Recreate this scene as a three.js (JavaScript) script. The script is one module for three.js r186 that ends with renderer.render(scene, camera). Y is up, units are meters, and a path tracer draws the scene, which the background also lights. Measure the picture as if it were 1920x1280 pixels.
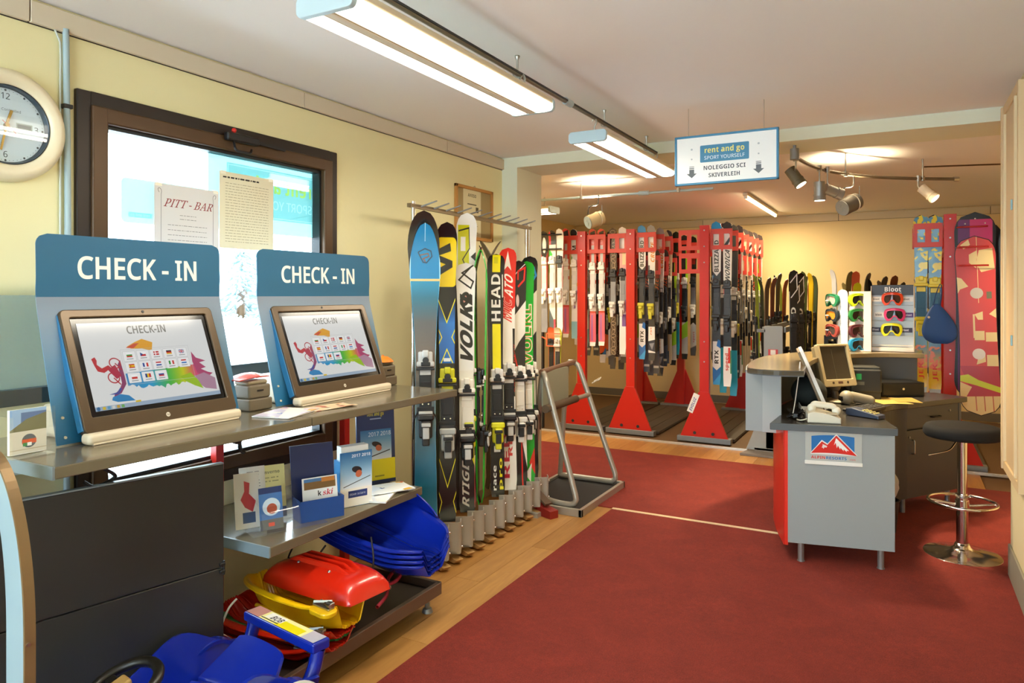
import * as THREE from 'three';
import { RoundedBoxGeometry } from 'three/addons/geometries/RoundedBoxGeometry.js';
import { mergeGeometries, mergeVertices, toCreasedNormals } from 'three/addons/utils/BufferGeometryUtils.js';
import { RectAreaLightUniformsLib } from 'three/addons/lights/RectAreaLightUniformsLib.js';
import { ImprovedNoise } from 'three/addons/math/ImprovedNoise.js';

RectAreaLightUniformsLib.init();
const scene = new THREE.Scene();
const renderer = new THREE.WebGLRenderer({ antialias: true });
renderer.toneMapping = THREE.LinearToneMapping;
renderer.toneMappingExposure = 2.05;
renderer.shadowMap.enabled = true;

// ---- camera: 1.47 m above the floor, looking 28.6 degrees to the left of the long wall's direction
const camera = new THREE.PerspectiveCamera(2 * Math.atan(640 / 1340) * 180 / Math.PI, 1.5, 0.05, 200);
camera.position.set(0, 1.47, 0);
camera.rotation.y = 28.6 * Math.PI / 180;
camera.setViewOffset(1920, 1280, 0, 88, 1920, 1280);
scene.add(camera);

// ---- overcast winter sky outside the window
scene.background = new THREE.Color(0.86, 0.95, 1.0);
scene.backgroundIntensity = 7;

const LAMP = { glow: 3, area: 15, back: 32, spot: 9, tube: 20 };
const WARM = new THREE.Color(1.0, 0.90, 0.72), WARMER = new THREE.Color(1.0, 0.80, 0.50);

// ---------------------------------------------------------------- helpers
const V = (x, y, z) => new THREE.Vector3(x, y, z);
let seed = 7;
const rnd = () => { seed = (seed * 1664525 + 1013904223) >>> 0; return seed / 4294967296; };
const rr = (a, b) => a + (b - a) * rnd();
const noise = new ImprovedNoise();
const names = new Map();
function numbered(n) { const k = names.get(n) || 0; names.set(n, k + 1); return k ? n + '_' + String(k).padStart(3, '0') : n; }
function tag(o, label, category, group, kind) {
  if (label) o.userData.label = label;
  if (category) o.userData.category = category;
  if (group) o.userData.group = group;
  if (kind) o.userData.kind = kind;
  return o;
}
function thing(name, label, category, p = [0, 0, 0], turn = 0, group) {
  const o = new THREE.Group(); o.name = numbered(name); o.position.set(...p); o.rotation.order = 'YXZ'; o.rotation.y = turn;
  scene.add(o); return tag(o, label, category, group);
}
function norm(g) {
  let q = g.index ? g.toNonIndexed() : g;
  for (const k of Object.keys(q.attributes)) if (!['position', 'normal', 'uv'].includes(k)) q.deleteAttribute(k);
  if (!q.attributes.normal) q.computeVertexNormals();
  if (!q.attributes.uv) q.setAttribute('uv', new THREE.BufferAttribute(new Float32Array(q.attributes.position.count * 2), 2));
  return q;
}
const join = (...gs) => { const l = gs.flat(9).map(norm); return l.length === 1 ? l[0] : mergeGeometries(l); };
function part(name, geo, m, parent, label) {
  const g = Array.isArray(geo) ? join(geo) : geo;
  const o = new THREE.Mesh(g, m); o.name = name; o.castShadow = o.receiveShadow = true;
  parent.add(o); if (label) o.userData.label = label; return o;
}
function single(name, geo, m, label, category, group) { const o = part(numbered(name), geo, m, scene); return tag(o, label, category, group); }
function struct(name, geo, m, parent = scene) { const o = part(name, geo, m, parent); if (parent === scene) o.userData.kind = 'structure'; return o; }
const move = (g, x = 0, y = 0, z = 0) => g.translate(x, y, z);
function place(g, p = [0, 0, 0], r = [0, 0, 0]) { g.applyMatrix4(new THREE.Matrix4().compose(V(...p), new THREE.Quaternion().setFromEuler(new THREE.Euler(...r, 'YXZ')), V(1, 1, 1))); return g; }
function box(w, h, d, x = 0, y = 0, z = 0, r = 0) {
  const g = r ? new RoundedBoxGeometry(w, h, d, 2, Math.min(r, w / 2.01, h / 2.01, d / 2.01)) : new THREE.BoxGeometry(w, h, d);
  return g.translate(x, y, z);
}
const span = (x0, x1, y0, y1, z0, z1, r = 0) => box(Math.abs(x1 - x0), Math.abs(y1 - y0), Math.abs(z1 - z0), (x0 + x1) / 2, (y0 + y1) / 2, (z0 + z1) / 2, r);
function cyl(p, q, r1, r2 = r1, seg = 14) {
  const a = V(...p), b = V(...q), d = b.clone().sub(a), L = d.length();
  const g = new THREE.CylinderGeometry(r2, r1, L, seg, 1); g.translate(0, L / 2, 0);
  g.applyQuaternion(new THREE.Quaternion().setFromUnitVectors(V(0, 1, 0), d.normalize())); g.translate(a.x, a.y, a.z); return g;
}
function bar(p, q, w, h) {                       // square bar between two points
  const a = V(...p), b = V(...q), d = b.clone().sub(a), L = d.length();
  const g = new THREE.BoxGeometry(w, L, h); g.translate(0, L / 2, 0);
  g.applyQuaternion(new THREE.Quaternion().setFromUnitVectors(V(0, 1, 0), d.normalize())); g.translate(a.x, a.y, a.z); return g;
}
function tube(pts, r, seg = 40, rad = 8, closed = false, tension = 0.5) {
  return new THREE.TubeGeometry(new THREE.CatmullRomCurve3(pts.map((p) => V(...p)), closed, 'catmullrom', tension), seg, r, rad, closed);
}
function bent(pts, r, R = 0.05, rad = 8, per = 6) {   // straight runs with rounded corners
  const P = pts.map((p) => V(...p)), path = new THREE.CurvePath(); let from = P[0];
  for (let i = 1; i < P.length - 1; i++) {
    const a = P[i].clone().sub(P[i - 1]), b = P[i + 1].clone().sub(P[i]), k = Math.min(R, a.length() / 2.1, b.length() / 2.1);
    const s = P[i].clone().addScaledVector(a.normalize(), -k), e = P[i].clone().addScaledVector(b.normalize(), k);
    path.add(new THREE.LineCurve3(from, s)); path.add(new THREE.QuadraticBezierCurve3(s, P[i], e)); from = e;
  }
  path.add(new THREE.LineCurve3(from, P[P.length - 1]));
  return new THREE.TubeGeometry(path, P.length * per * 2, r, rad, false);
}
const poly = (pts) => { const s = new THREE.Shape(); pts.forEach((p, i) => (i ? s.lineTo(...p) : s.moveTo(...p))); s.closePath(); return s; };
function rrect(w, h, r, x = 0, y = 0) {
  const s = new THREE.Shape(), a = x - w / 2, b = y - h / 2;
  s.moveTo(a + r, b); s.lineTo(a + w - r, b); s.absarc(a + w - r, b + r, r, -Math.PI / 2, 0); s.lineTo(a + w, b + h - r); s.absarc(a + w - r, b + h - r, r, 0, Math.PI / 2);
  s.lineTo(a + r, b + h); s.absarc(a + r, b + h - r, r, Math.PI / 2, Math.PI); s.lineTo(a, b + r); s.absarc(a + r, b + r, r, Math.PI, Math.PI * 1.5); return s;
}
function ext(shape, depth, bevel = 0, seg = 10) {
  return new THREE.ExtrudeGeometry(shape, { depth: depth - 2 * bevel, bevelEnabled: bevel > 0, bevelSize: bevel, bevelThickness: bevel, bevelOffset: -bevel, bevelSegments: 2, curveSegments: seg }).translate(0, 0, bevel);
}
// plan outline [x, z] extruded upwards from y0 to y1
function slab(pts, y0, y1, bevel = 0) {
  const g = ext(poly(pts.map(([x, z]) => [x, -z])), y1 - y0, bevel); g.rotateX(-Math.PI / 2); return g.translate(0, y0, 0);
}
const lathe = (pts, seg = 28) => new THREE.LatheGeometry(pts.map((p) => new THREE.Vector2(...p)), seg);
const ball = (r, x, y, z, seg = 10) => new THREE.SphereGeometry(r, seg, Math.ceil(seg * .7)).translate(x, y, z);
// sheet of thickness th following f(u, v)
function sheet(f, nu, nv, th) {
  const P = [], e = 1e-3, N = [];
  for (let i = 0; i <= nu; i++) for (let j = 0; j <= nv; j++) {
    const u = i / nu, v = j / nv, p = f(u, v), a = f(Math.min(1, u + e), v).sub(f(Math.max(0, u - e), v)), b = f(u, Math.min(1, v + e)).sub(f(u, Math.max(0, v - e)));
    P.push(p); N.push(a.cross(b).normalize());
  }
  const pos = [], uv = [], idx = [], n = P.length, at = (i, j) => i * (nv + 1) + j;
  for (const s of [0.5, -0.5]) P.forEach((p, k) => { pos.push(p.x + N[k].x * th * s, p.y + N[k].y * th * s, p.z + N[k].z * th * s); uv.push(Math.floor(k / (nv + 1)) / nu, (k % (nv + 1)) / nv); });
  const quad = (a, b, c, d) => idx.push(a, b, c, a, c, d);
  for (let i = 0; i < nu; i++) for (let j = 0; j < nv; j++) {
    quad(at(i, j), at(i + 1, j), at(i + 1, j + 1), at(i, j + 1));
    quad(n + at(i, j), n + at(i, j + 1), n + at(i + 1, j + 1), n + at(i + 1, j));
  }
  for (let i = 0; i < nu; i++) { quad(at(i, 0), n + at(i, 0), n + at(i + 1, 0), at(i + 1, 0)); quad(at(i, nv), at(i + 1, nv), n + at(i + 1, nv), n + at(i, nv)); }
  for (let j = 0; j < nv; j++) { quad(at(0, j), at(0, j + 1), n + at(0, j + 1), n + at(0, j)); quad(at(nu, j), n + at(nu, j), n + at(nu, j + 1), at(nu, j + 1)); }
  const g = new THREE.BufferGeometry();
  g.setAttribute('position', new THREE.Float32BufferAttribute(pos, 3)); g.setAttribute('uv', new THREE.Float32BufferAttribute(uv, 2)); g.setIndex(idx);
  return toCreasedNormals(g, 0.7);
}
function metres(g, s = 1) {                       // uv in metres by dominant direction
  const q = norm(g), p = q.attributes.position, n = q.attributes.normal, uv = q.attributes.uv;
  for (let i = 0; i < p.count; i++) {
    const ax = Math.abs(n.getX(i)), ay = Math.abs(n.getY(i)), az = Math.abs(n.getZ(i));
    if (ay >= ax && ay >= az) uv.setXY(i, p.getX(i) * s, p.getZ(i) * s); else if (ax >= az) uv.setXY(i, p.getZ(i) * s, p.getY(i) * s); else uv.setXY(i, p.getX(i) * s, p.getY(i) * s);
  }
  return q;
}
// ---------------------------------------------------------------- textures and materials
function canvas(w, h, draw) { const c = document.createElement('canvas'); c.width = w; c.height = h; draw(c.getContext('2d'), w, h); return c; }
function paint(w, h, draw, repeat) {
  const t = new THREE.CanvasTexture(canvas(w, h, draw)); t.colorSpace = THREE.SRGBColorSpace; t.magFilter = THREE.LinearFilter;
  if (repeat) t.wrapS = t.wrapT = THREE.RepeatWrapping; return t;
}
function field(n, f, srgb = true) {               // tileable grey or colour field
  const d = new Uint8Array(n * n * 4);
  for (let y = 0; y < n; y++) for (let x = 0; x < n; x++) { const c = f(x / n, y / n, x, y), i = (y * n + x) * 4; for (let k = 0; k < 3; k++) d[i + k] = Math.max(0, Math.min(255, Array.isArray(c) ? c[k] : c)); d[i + 3] = 255; }
  const t = new THREE.DataTexture(d, n, n); t.magFilter = THREE.LinearFilter; t.wrapS = t.wrapT = THREE.RepeatWrapping; if (srgb) t.colorSpace = THREE.SRGBColorSpace; t.needsUpdate = true; return t;
}
const tile = (u, v, f, z) => {                    // periodic noise
  const a = noise.noise(u * f, v * f, z), b = noise.noise((u - 1) * f, v * f, z), c = noise.noise(u * f, (v - 1) * f, z), d = noise.noise((u - 1) * f, (v - 1) * f, z);
  return (a * (1 - u) + b * u) * (1 - v) + (c * (1 - u) + d * u) * v;
};
const mats = new Map();
function mat(color, rough = 0.6, metal = 0, more = {}) {
  const k = color + '|' + rough + '|' + metal + '|' + Object.keys(more).join() + JSON.stringify(Object.values(more).map((v) => v?.uuid ?? v));
  if (!mats.has(k)) mats.set(k, new THREE.MeshPhysicalMaterial({ color, roughness: rough, metalness: metal, ...more }));
  return mats.get(k);
}
const printed = (t, rough = 0.45, more = {}) => new THREE.MeshPhysicalMaterial({ map: t, roughness: rough, ...more });
const plasterBump = field(256, (u, v) => 128 + 60 * tile(u, v, 9, 1) + 40 * tile(u, v, 40, 2) + 20 * tile(u, v, 110, 5), false);
const carpetMap = field(512, (u, v) => { const n = tile(u, v, 6, 3) * 12 + tile(u, v, 30, 4) * 10 + tile(u, v, 160, 6) * 26 + rr(-14, 14); return [122 + n, 35 + n * .5, 22 + n * .4]; });
const carpetBump = field(512, () => rr(40, 215), false);
const woodMap = field(512, (u, v) => { const g = tile(u, v * .12, 26, 9) * 16 + tile(u, v * .25, 80, 2) * 12 + tile(u, v, 4, 7) * 14; return [188 + g, 146 + g, 92 + g * .8]; });
const M = {
  wall: mat('#eae0ae', 0.75, 0, { bumpMap: plasterBump, bumpScale: 0.0015 }),
  lamplitBackWall: mat('#f0d9a0', 0.75, 0, { bumpMap: plasterBump, bumpScale: 0.0015 }),  // same wall, with the orange of the lamp light mixed into its colour
  ceiling: mat('#f0eeec', 0.9, 0, { bumpMap: plasterBump, bumpScale: 0.001 }),
  beam: mat('#dfe0c8', 0.8),
  trim: mat('#d3c6ae', 0.6),
  carpet: mat('#ffffff', 0.95, 0, { map: carpetMap, bumpMap: carpetBump, bumpScale: 0.003 }),
  plank: [0, 1, 2].map((k) => mat(['#f4e6cc', '#ecdcbc', '#e2d0b0'][k], 0.42, 0, { map: woodMap })),
  platform: mat('#4c443a', 0.6, 0, { bumpMap: plasterBump, bumpScale: 0.001 }),
  chrome: mat('#e8e8ea', 0.12, 1), steel: mat('#b9b9b4', 0.32, 1), satin: mat('#9a9a98', 0.4, 0.7), zinc: mat('#8d9194', 0.45, 0.6),
  black: mat('#121213', 0.45), rubber: mat('#1c1a18', 0.8), dark: mat('#2b2c2d', 0.5), white: mat('#eceae4', 0.4), cream: mat('#d8c9ae', 0.45),
  brown: mat('#4f371e', 0.42, 0.25), brownDark: mat('#2a2019', 0.45, 0.2), gasket: mat('#0e1316', 0.5),
  grey: mat('#9aa0a0', 0.5), greyDark: mat('#565c60', 0.5), greyMid: mat('#7c8184', 0.5), cabinet: mat('#404447', 0.45),
  shelf: mat('#6d6450', 0.16, 0.1), daylitShelfEnd: mat('#7f8e94', 0.4, 0.1), bracket: mat('#a8a296', 0.4, 0.2),
  red: mat('#c6241a', 0.3), redPanel: mat('#c41f12', 0.35), plate: mat('#cf4030', 0.4), redDark: mat('#8c1d1d', 0.5),
  blue: mat('#2f6f92', 0.35), blueGrey: mat('#8796a3', 0.38), bezel: mat('#55442f', 0.3, 0.35), wood: mat('#c69a5c', 0.5), panelWood: mat('#dcbf92', 0.5),
  sledBlue: mat('#0d2596', 0.25, 0, { clearcoat: 0.3 }), sledRed: mat('#cf240e', 0.25, 0, { clearcoat: 0.4 }), sledYellow: mat('#f0bd0c', 0.3, 0, { clearcoat: 0.3 }), sledGreen: mat('#12803a', 0.3), rope: mat('#dcdcd4', 0.9), ropeRed: mat('#a52a3c', 0.9),
  board: mat('#2b2a27', 0.38), clear: mat('#ffffff', 0.06, 0, { transmission: 1, thickness: 0, ior: 1.45 }),
  pane: mat('#f4fbff', 0.02, 0, { transmission: 1, thickness: 0, ior: 1.5 }), olive: mat('#6a6148', 0.45), handle: mat('#5b4a36', 0.6), tubeGrey: mat('#a9a293', 0.35, 0.4),
};
const font = (s, w = '') => `${w} ${s}px sans-serif`;
// ---------------------------------------------------------------- the room
const H = 2.5, LX = -2.66, Z0 = 2.2, ZB = -9.9, BL = -4.3, BR = 2.1, RX = 0.5;
const floor = struct('floor', metres(span(BL - .1, BR + .1, -0.12, -0.012, Z0 + .1, ZB - .1), 1), mat('#6e5236', 0.6));
{ // vinyl planks: the strip beside the carpet and the band before the racks
  const pw = 0.154, uniq = [];
  const plank = (x, z0, z1) => {
    const L = z0 - z1, g = metres(span(x + .0008, x + pw - .0008, -0.012, 0, z0 - .0008, z1 + .0008), 1), uv = g.attributes.uv, o = [rnd(), rnd()];
    for (let i = 0; i < uv.count; i++) uv.setXY(i, uv.getX(i) + o[0], uv.getY(i) * .5 + o[1]);
    part('plank', g, M.plank[Math.floor(rnd() * 3)], floor);
  };
  for (let k = 0; k < 6; k++) { const x = -1.74 - (k + 1) * pw; let z = -0.6 - rr(0, .8); plank(x, 0.2, z); while (z > -5.9) { const e = Math.max(-6.42, z - 1.25); plank(x, z, e); z = e; } }
  for (let k = 0; k < 27; k++) { const x = -3.6 + k * pw; plank(x, -6.42, -6.95); }
}
const carpet = struct('carpet_1', metres(span(-1.74, RX + .02, -0.012, 0.006, Z0, -4.612, 0), 1.2), M.carpet);
struct('carpet_2', metres(join(span(-2.45, BR, -0.012, 0.006, -4.642, -6.42), span(-.62, BR, -0.012, 0.006, -4.612, -4.642)), 1.2), M.carpet);
struct('carpet_3', metres(span(-3.7, -2.45, -0.012, 0.006, -5.14, -6.42, 0), 1.2), M.carpet);
struct('trim_5', span(-1.74, -.62, -0.01, 0.009, -4.612, -4.642), mat('#d8bf98', 0.5));
struct('trim_6', [span(-3.7, 1.2, 0, 0.014, -6.93, -6.985), span(-3.7, 1.2, 0.014, 0.02, -6.945, -6.955)], mat('#d8dad8', 0.3, 0.7));
struct('ceiling', metres(span(BL - .1, BR + .1, H, H + .12, Z0 + .1, ZB - .1)), M.ceiling);
// window opening in the left wall
const WZ0 = -1.53, WZ1 = -2.90, WY0 = 0.64, WY1 = 2.225, TW = 0.16;
struct('wall_left', metres(join(span(LX - TW, LX, -.02, H + .02, Z0, WZ0), span(LX - TW, LX, -.02, H + .02, WZ1, -5.13), span(LX - TW, LX, -.02, WY0, WZ0, WZ1), span(LX - TW, LX, WY1, H + .02, WZ0, WZ1))), M.wall);
struct('pillar_1', metres(span(LX, -2.53, 0, H, -4.72, -5.13)), M.beam);
struct('beam_1', metres(span(-2.53, BR, 2.422, H + .01, -4.72, -5.14)), M.beam);
struct('wall_inner_left', metres(span(BL, LX - TW, -.02, H + .02, -4.99, -5.13)), M.lamplitBackWall);
struct('wall_back_left', metres(span(BL - .1, BL, -.02, H + .02, -4.99, ZB)), M.lamplitBackWall);
struct('wall_back', metres(span(BL - .1, BR + .1, -.02, H + .02, ZB, ZB - .1)), M.lamplitBackWall);
struct('wall_back_right', metres(span(BR, BR + .1, -.02, H + .02, -4.4, ZB)), M.lamplitBackWall);
struct('wall_inner_right', metres(span(RX + .14, BR + .1, -.02, H + .02, -4.4, -4.52)), M.wall);
struct('wall_right', metres(span(RX, RX + .14, -.02, H + .02, Z0, -4.52)), mat('#e4d3a6', 0.75));
struct('wall_front', metres(join(span(LX - TW, RX + .14, -.02, .35, Z0, Z0 + .1), span(LX - TW, RX + .14, 2.3, H + .02, Z0, Z0 + .1), span(LX - TW, -2.45, .35, 2.3, Z0, Z0 + .1), span(.3, RX + .14, .35, 2.3, Z0, Z0 + .1))), M.wall);
{ // unseen window behind the camera, added for cool daylight fill
  const w = struct('window_2', [span(-2.45, -2.39, .35, 2.3, Z0 - .01, Z0 + .08), span(.24, .3, .35, 2.3, Z0 - .01, Z0 + .08), span(-2.39, .24, .35, .41, Z0 - .01, Z0 + .08), span(-2.39, .24, 2.24, 2.3, Z0 - .01, Z0 + .08), span(-1.1, -1.04, .41, 2.24, Z0 - .01, Z0 + .08)], M.brown);
  part('pane', span(-2.39, -1.1, .41, 2.24, Z0 + .03, Z0 + .036), M.pane, w); part('pane', span(-1.04, .24, .41, 2.24, Z0 + .03, Z0 + .036), M.pane, w);
}
struct('baseboard_right', span(RX - .012, RX, 0.006, 0.17, Z0, -4.525, .004), mat('#8d8776', 0.6));
struct('baseboard_back', span(BL, BR, 0, 0.1, ZB, ZB + .014, .004), mat('#7a7264', 0.6));
struct('baseboard_left', span(LX, LX + .012, 0, 0.07, Z0, -4.72, .004), mat('#b9a67c', 0.6));
// wooden cornice in lengths, with open joints
const cornice = struct('trim_1', span(LX, LX + .004, 2.41, 2.49, Z0, -4.72), M.brownDark);
for (const [a, b] of [[Z0, -0.1], [-0.1, -1.37], [-1.37, -2.662], [-2.662, -3.95], [-3.95, -4.72]]) part('trim_board', span(LX + .002, LX + .02, 2.413, 2.489, a - .002, b + .002, .003), M.trim, cornice);
const cornice2 = struct('trim_2', span(BL, BR, 2.4, 2.49, ZB, ZB + .004), M.brownDark);
for (const [a, b] of [[BL, -2.4], [-2.4, -.7], [-.7, .9], [.9, BR]]) part('trim_board', span(a + .003, b - .003, 2.402, 2.49, ZB + .002, ZB + .02, .003), mat('#e0cfa6', .6), cornice2);
// ---- window
{
  const w = struct('window_1', [span(LX - .09, LX + .018, WY0, WY1, WZ0 + .001, WZ0 - .055, .006), span(LX - .09, LX + .018, WY0, WY1, WZ1 + .05, WZ1 - .001, .006), span(LX - .09, LX + .018, WY1 - .055, WY1 + .001, WZ0 - .05, WZ1 + .05, .006), span(LX - .09, LX + .018, WY0 - .001, WY0 + .055, WZ0 - .05, WZ1 + .05, .006)], M.brownDark);
  const sa = WZ0 - .05, sb = WZ1 + .045, t = 0.062;
  part('sash', [span(LX - .055, LX + .032, WY0 + .05, WY1 - .05, sa, sa - t, .008), span(LX - .055, LX + .032, WY0 + .05, WY1 - .05, sb + t, sb, .008), span(LX - .055, LX + .032, WY1 - .05 - t, WY1 - .05, sa - t + .01, sb + t - .01, .008), span(LX - .055, LX + .032, WY0 + .05, WY0 + .05 + t, sa - t + .01, sb + t - .01, .008)], M.brown, w);
  const ga = sa - t, gb = sb + t, gy0 = WY0 + .05 + t, gy1 = WY1 - .05 - t;
  part('gasket', [span(LX - .05, LX + .005, gy0, gy1, ga, ga - .012), span(LX - .05, LX + .005, gy0, gy1, gb + .012, gb), span(LX - .05, LX + .005, gy1 - .014, gy1, ga, gb), span(LX - .05, LX + .005, gy0, gy0 + .014, ga, gb)], M.gasket, w);
  part('transom', span(LX - .05, LX + .004, 1.095, 1.15, ga, gb, .005), mat('#22343a', 0.4), w);
  part('pane', span(LX - .032, LX - .026, 1.15, gy1, ga, gb), M.pane, w);
  part('pane', span(LX - .032, LX - .026, gy0, 1.095, ga, gb), M.pane, w);
  part('closer', [span(LX + .03, LX + .062, 2.152, 2.19, -2.16, -2.34, .01), bar([LX + .05, 2.17, -2.33], [LX + .05, 2.165, -2.5], .012, .014), tube([[LX + .05, 2.15, -2.2], [LX + .07, 2.11, -2.2], [LX + .07, 2.11, -2.27], [LX + .05, 2.13, -2.3]], .006, 20, 6)], M.black, w);
  part('knob', ball(.011, LX + .052, 2.2, -2.2), M.red, w);
}
// ---- things outside: snow, firs, canopy
const snowBump = field(256, (u, v) => 128 + 80 * tile(u, v, 5, 1) + 30 * tile(u, v, 30, 2), false);
const snowMat = mat('#f2f6fa', 0.8, 0, { bumpMap: snowBump, bumpScale: 0.03 });
{
  const g = sheet((u, v) => { const x = -2.9 - u * 27, z = 6 - v * 26; return V(x, -0.25 + Math.max(0, -x - 9) * .23 + .35 * noise.noise(x * .3, z * .3, 0) * Math.min(1, (-x - 2.9) / 3), z); }, 50, 50, .05);
  tag(struct('snow_ground', g, snowMat), null, null, null, 'structure');
  const fir = (x, z, h, k) => {
    const y0 = -0.25 + Math.max(0, -x - 9) * .23, t = thing('fir_tree', k, 'tree', [x, y0 - .2, z]);
    part('trunk', cyl([0, 0, 0], [0, h * .4, 0], .12, .09, 8), M.brown, t);
    const gs = []; for (let i = 0; i < 420; i++) { const q = Math.pow(rnd(), 1.4), a = rr(0, 6.28), R = h * .24 * (1 - q) * Math.sqrt(rr(.15, 1)), s = h * rr(.012, .035); gs.push(place(new THREE.ConeGeometry(s * .7, s * 3, 4, 1), [R * Math.cos(a), h * (.14 + .86 * q), R * Math.sin(a)], [1.9 + rr(-.3, .3), Math.PI / 2 - a, 0])); }
    part('foliage', gs, mat('#7f9596', 0.9), t);
    return t;
  };
  fir(-13.4, -11.5, 2.6, 'tall snowy fir seen through the glass between the two check-in kiosks');
  fir(-16.2, -14.0, 2.8, 'paler fir behind on the snow slope, right of the tall fir');
  fir(-12.7, -11.55, 1.3, 'small low fir on the snow bank, nearest the second kiosk');
}
// ---------------------------------------------------------------- lamps and rails
const glowMat = (c, k) => new THREE.MeshStandardMaterial({ color: '#ffffff', emissive: c, emissiveIntensity: k, roughness: 0.5 });
const houseMat = mat('#b9cdd4', 0.4, 0.1), innerMat = mat('#b8a078', 0.5);
const diffuserMat = glowMat(new THREE.Color(1, 0.9, 0.72), LAMP.glow);
function rectLight(color, k, w, h, pos, target, parent = scene) {
  const l = new THREE.RectAreaLight(color, k, w, h); l.position.set(...pos); parent.add(l); l.lookAt(...target); return l;
}
function fixture(label, L, p, turn, group, k) {            // twin-strip fluorescent luminaire, length along local z
  const t = thing('ceiling_lamp', label, 'lamp', p, turn, group), w = 0.105;
  part('housing', [ext(rrect(0.208, 0.034, 0.014), L - .02).translate(0, .018, -L / 2 + .01), box(.03, .03, L - .03, 0, -.012, 0, .004)], M.cream, t);
  for (const s of [-1, 1]) part('end_cap', [ext(rrect(0.214, 0.062, 0.02), .022, .003).translate(0, .004, s > 0 ? L / 2 - .02 : -L / 2 - .002)], houseMat, t);
  part('centre_strip', box(.046, .012, L - .04, 0, -.019, 0, .003), innerMat, t);
  for (const s of [-1, 1]) {
    const sh = new THREE.Shape(); sh.moveTo(s * .022, .0); sh.lineTo(s * .022, -.024); sh.quadraticCurveTo(s * .07, -.033, s * .094, -.022); sh.quadraticCurveTo(s * .106, -.012, s * .104, .004); sh.lineTo(s * .022, .0);
    part('diffuser', ext(sh, L - .046).translate(0, 0, -L / 2 + .023), diffuserMat, t);
  }
  for (const s of [-1, 1]) part('hook', tube([[0, .03, s * L * .42], [0, .075, s * L * .42], [.012, .1, s * L * .42], [.0, .125, s * L * .42], [-.014, .105, s * L * .42]], .005, 20, 6), M.steel, t);
  scene.updateMatrixWorld();
  for (const s of [-1, 1]) { const l = new THREE.RectAreaLight(WARM, k, .08, L - .05); l.position.set(s * .062, -.037, 0); l.rotation.x = -Math.PI / 2; t.add(l); }
  return t;
}
fixture('long twin-tube ceiling lamp nearest the camera, above the check-in kiosks', 1.32, [-1.445, 2.3, -2.19], 0, null, LAMP.area);
fixture('twin-tube ceiling lamp farther along the rail, left of the hanging rental sign', 1.3, [-1.457, 2.3, -4.15], 0, null, LAMP.area);
fixture('twin-tube lamp hanging across the back room, mostly hidden by the pillar', 1.3, [-3.47, 2.25, -6.0], Math.PI / 2, null, LAMP.back);
{
  const t = thing('lamp_rail', 'grey metal rail under the ceiling carrying the two long tube lamps', 'rail');
  part('rail_tube', [cyl([-1.457, 2.425, 1.4], [-1.457, 2.425, -3.26], .012), cyl([-1.457, 2.425, -3.24], [-1.457, 2.425, -4.7], .012)], mat('#8a8478', .35, .6), t);
  part('rail_groove', [bar([-1.444, 2.425, 1.4], [-1.444, 2.425, -4.69], .006, .008)], M.dark, t);
  part('connector', [cyl([-1.457, 2.425, -3.22], [-1.457, 2.425, -3.29], .018)], houseMat, t);
  for (const z of [.2, -1.2, -2.72, -3.75, -4.5]) part('hanger', [lathe([[0.002, 0], [.005, .0], [.005, .05], [.011, .065], [.011, .07], [.001, .07]]).translate(-1.457, 2.43, z), tube([[-1.445, 2.405, z], [-1.472, 2.412, z], [-1.475, 2.435, z], [-1.457, 2.445, z]], .004, 14, 6)], M.steel, t);
}
{
  const t = thing('back_lamp_rail', 'pale straight metal rail across the back room ceiling, left of the sign', 'rail');
  part('rail_tube', [cyl([-4.2, 2.35, -5.98], [-1.37, 2.35, -6.0], .011)], houseMat, t);
  part('connector', cyl([-2.01, 2.35, -5.993], [-1.92, 2.35, -5.994], .02), houseMat, t);
  for (const x of [-3.6, -2.55, -1.66]) part('hanger', [cyl([x, 2.34, -5.99], [x, 2.5, -5.99], .005), cyl([x, 2.335, -5.99], [x, 2.37, -5.99], .015)], M.steel, t);
}
const curve = [[-.6, 2.36, -4.86], [-.585, 2.355, -5.05], [-.52, 2.35, -5.36], [-.40, 2.35, -5.68], [-.2, 2.35, -5.97], [.08, 2.35, -6.22], [.36, 2.35, -6.4]];
{
  const t = thing('curved_lamp_rail', 'dark curved rail with spotlights under the back room ceiling', 'rail');
  part('rail_tube', tube(curve, .012, 60, 8), mat('#6b5f4e', .35, .5), t);
  part('end_knob', [cyl([.345, 2.35, -6.395], [.38, 2.35, -6.415], .018)], M.steel, t);
  part('feed_box', [cyl([-.6, 2.33, -4.87], [-.6, 2.4, -4.87], .028), cyl([-.6, 2.4, -4.87], [-.6, 2.422, -4.87], .01)], M.zinc, t);
  for (const [x, z] of [[-.36, -5.75], [.14, -6.265]]) part('hanger', [cyl([x, 2.34, z], [x, 2.5, z], .006), cyl([x, 2.332, z], [x, 2.37, z], .016)], M.steel, t);
}
{
  const t = thing('power_cable', 'thin dark cable running along the ceiling to the curved lamp rail', 'cable');
  part('cable', tube([[.15, 2.44, -6.27], [.6, 2.44, -6.4], [1.2, 2.44, -6.6], [2.08, 2.43, -6.9]], .006, 30, 6), M.brown, t);
  tag(t, 'thin dark cable running along the ceiling to the curved lamp rail', 'cable');
}
const bulbMat = glowMat(new THREE.Color(1, 0.86, 0.6), 2.5);
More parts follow.
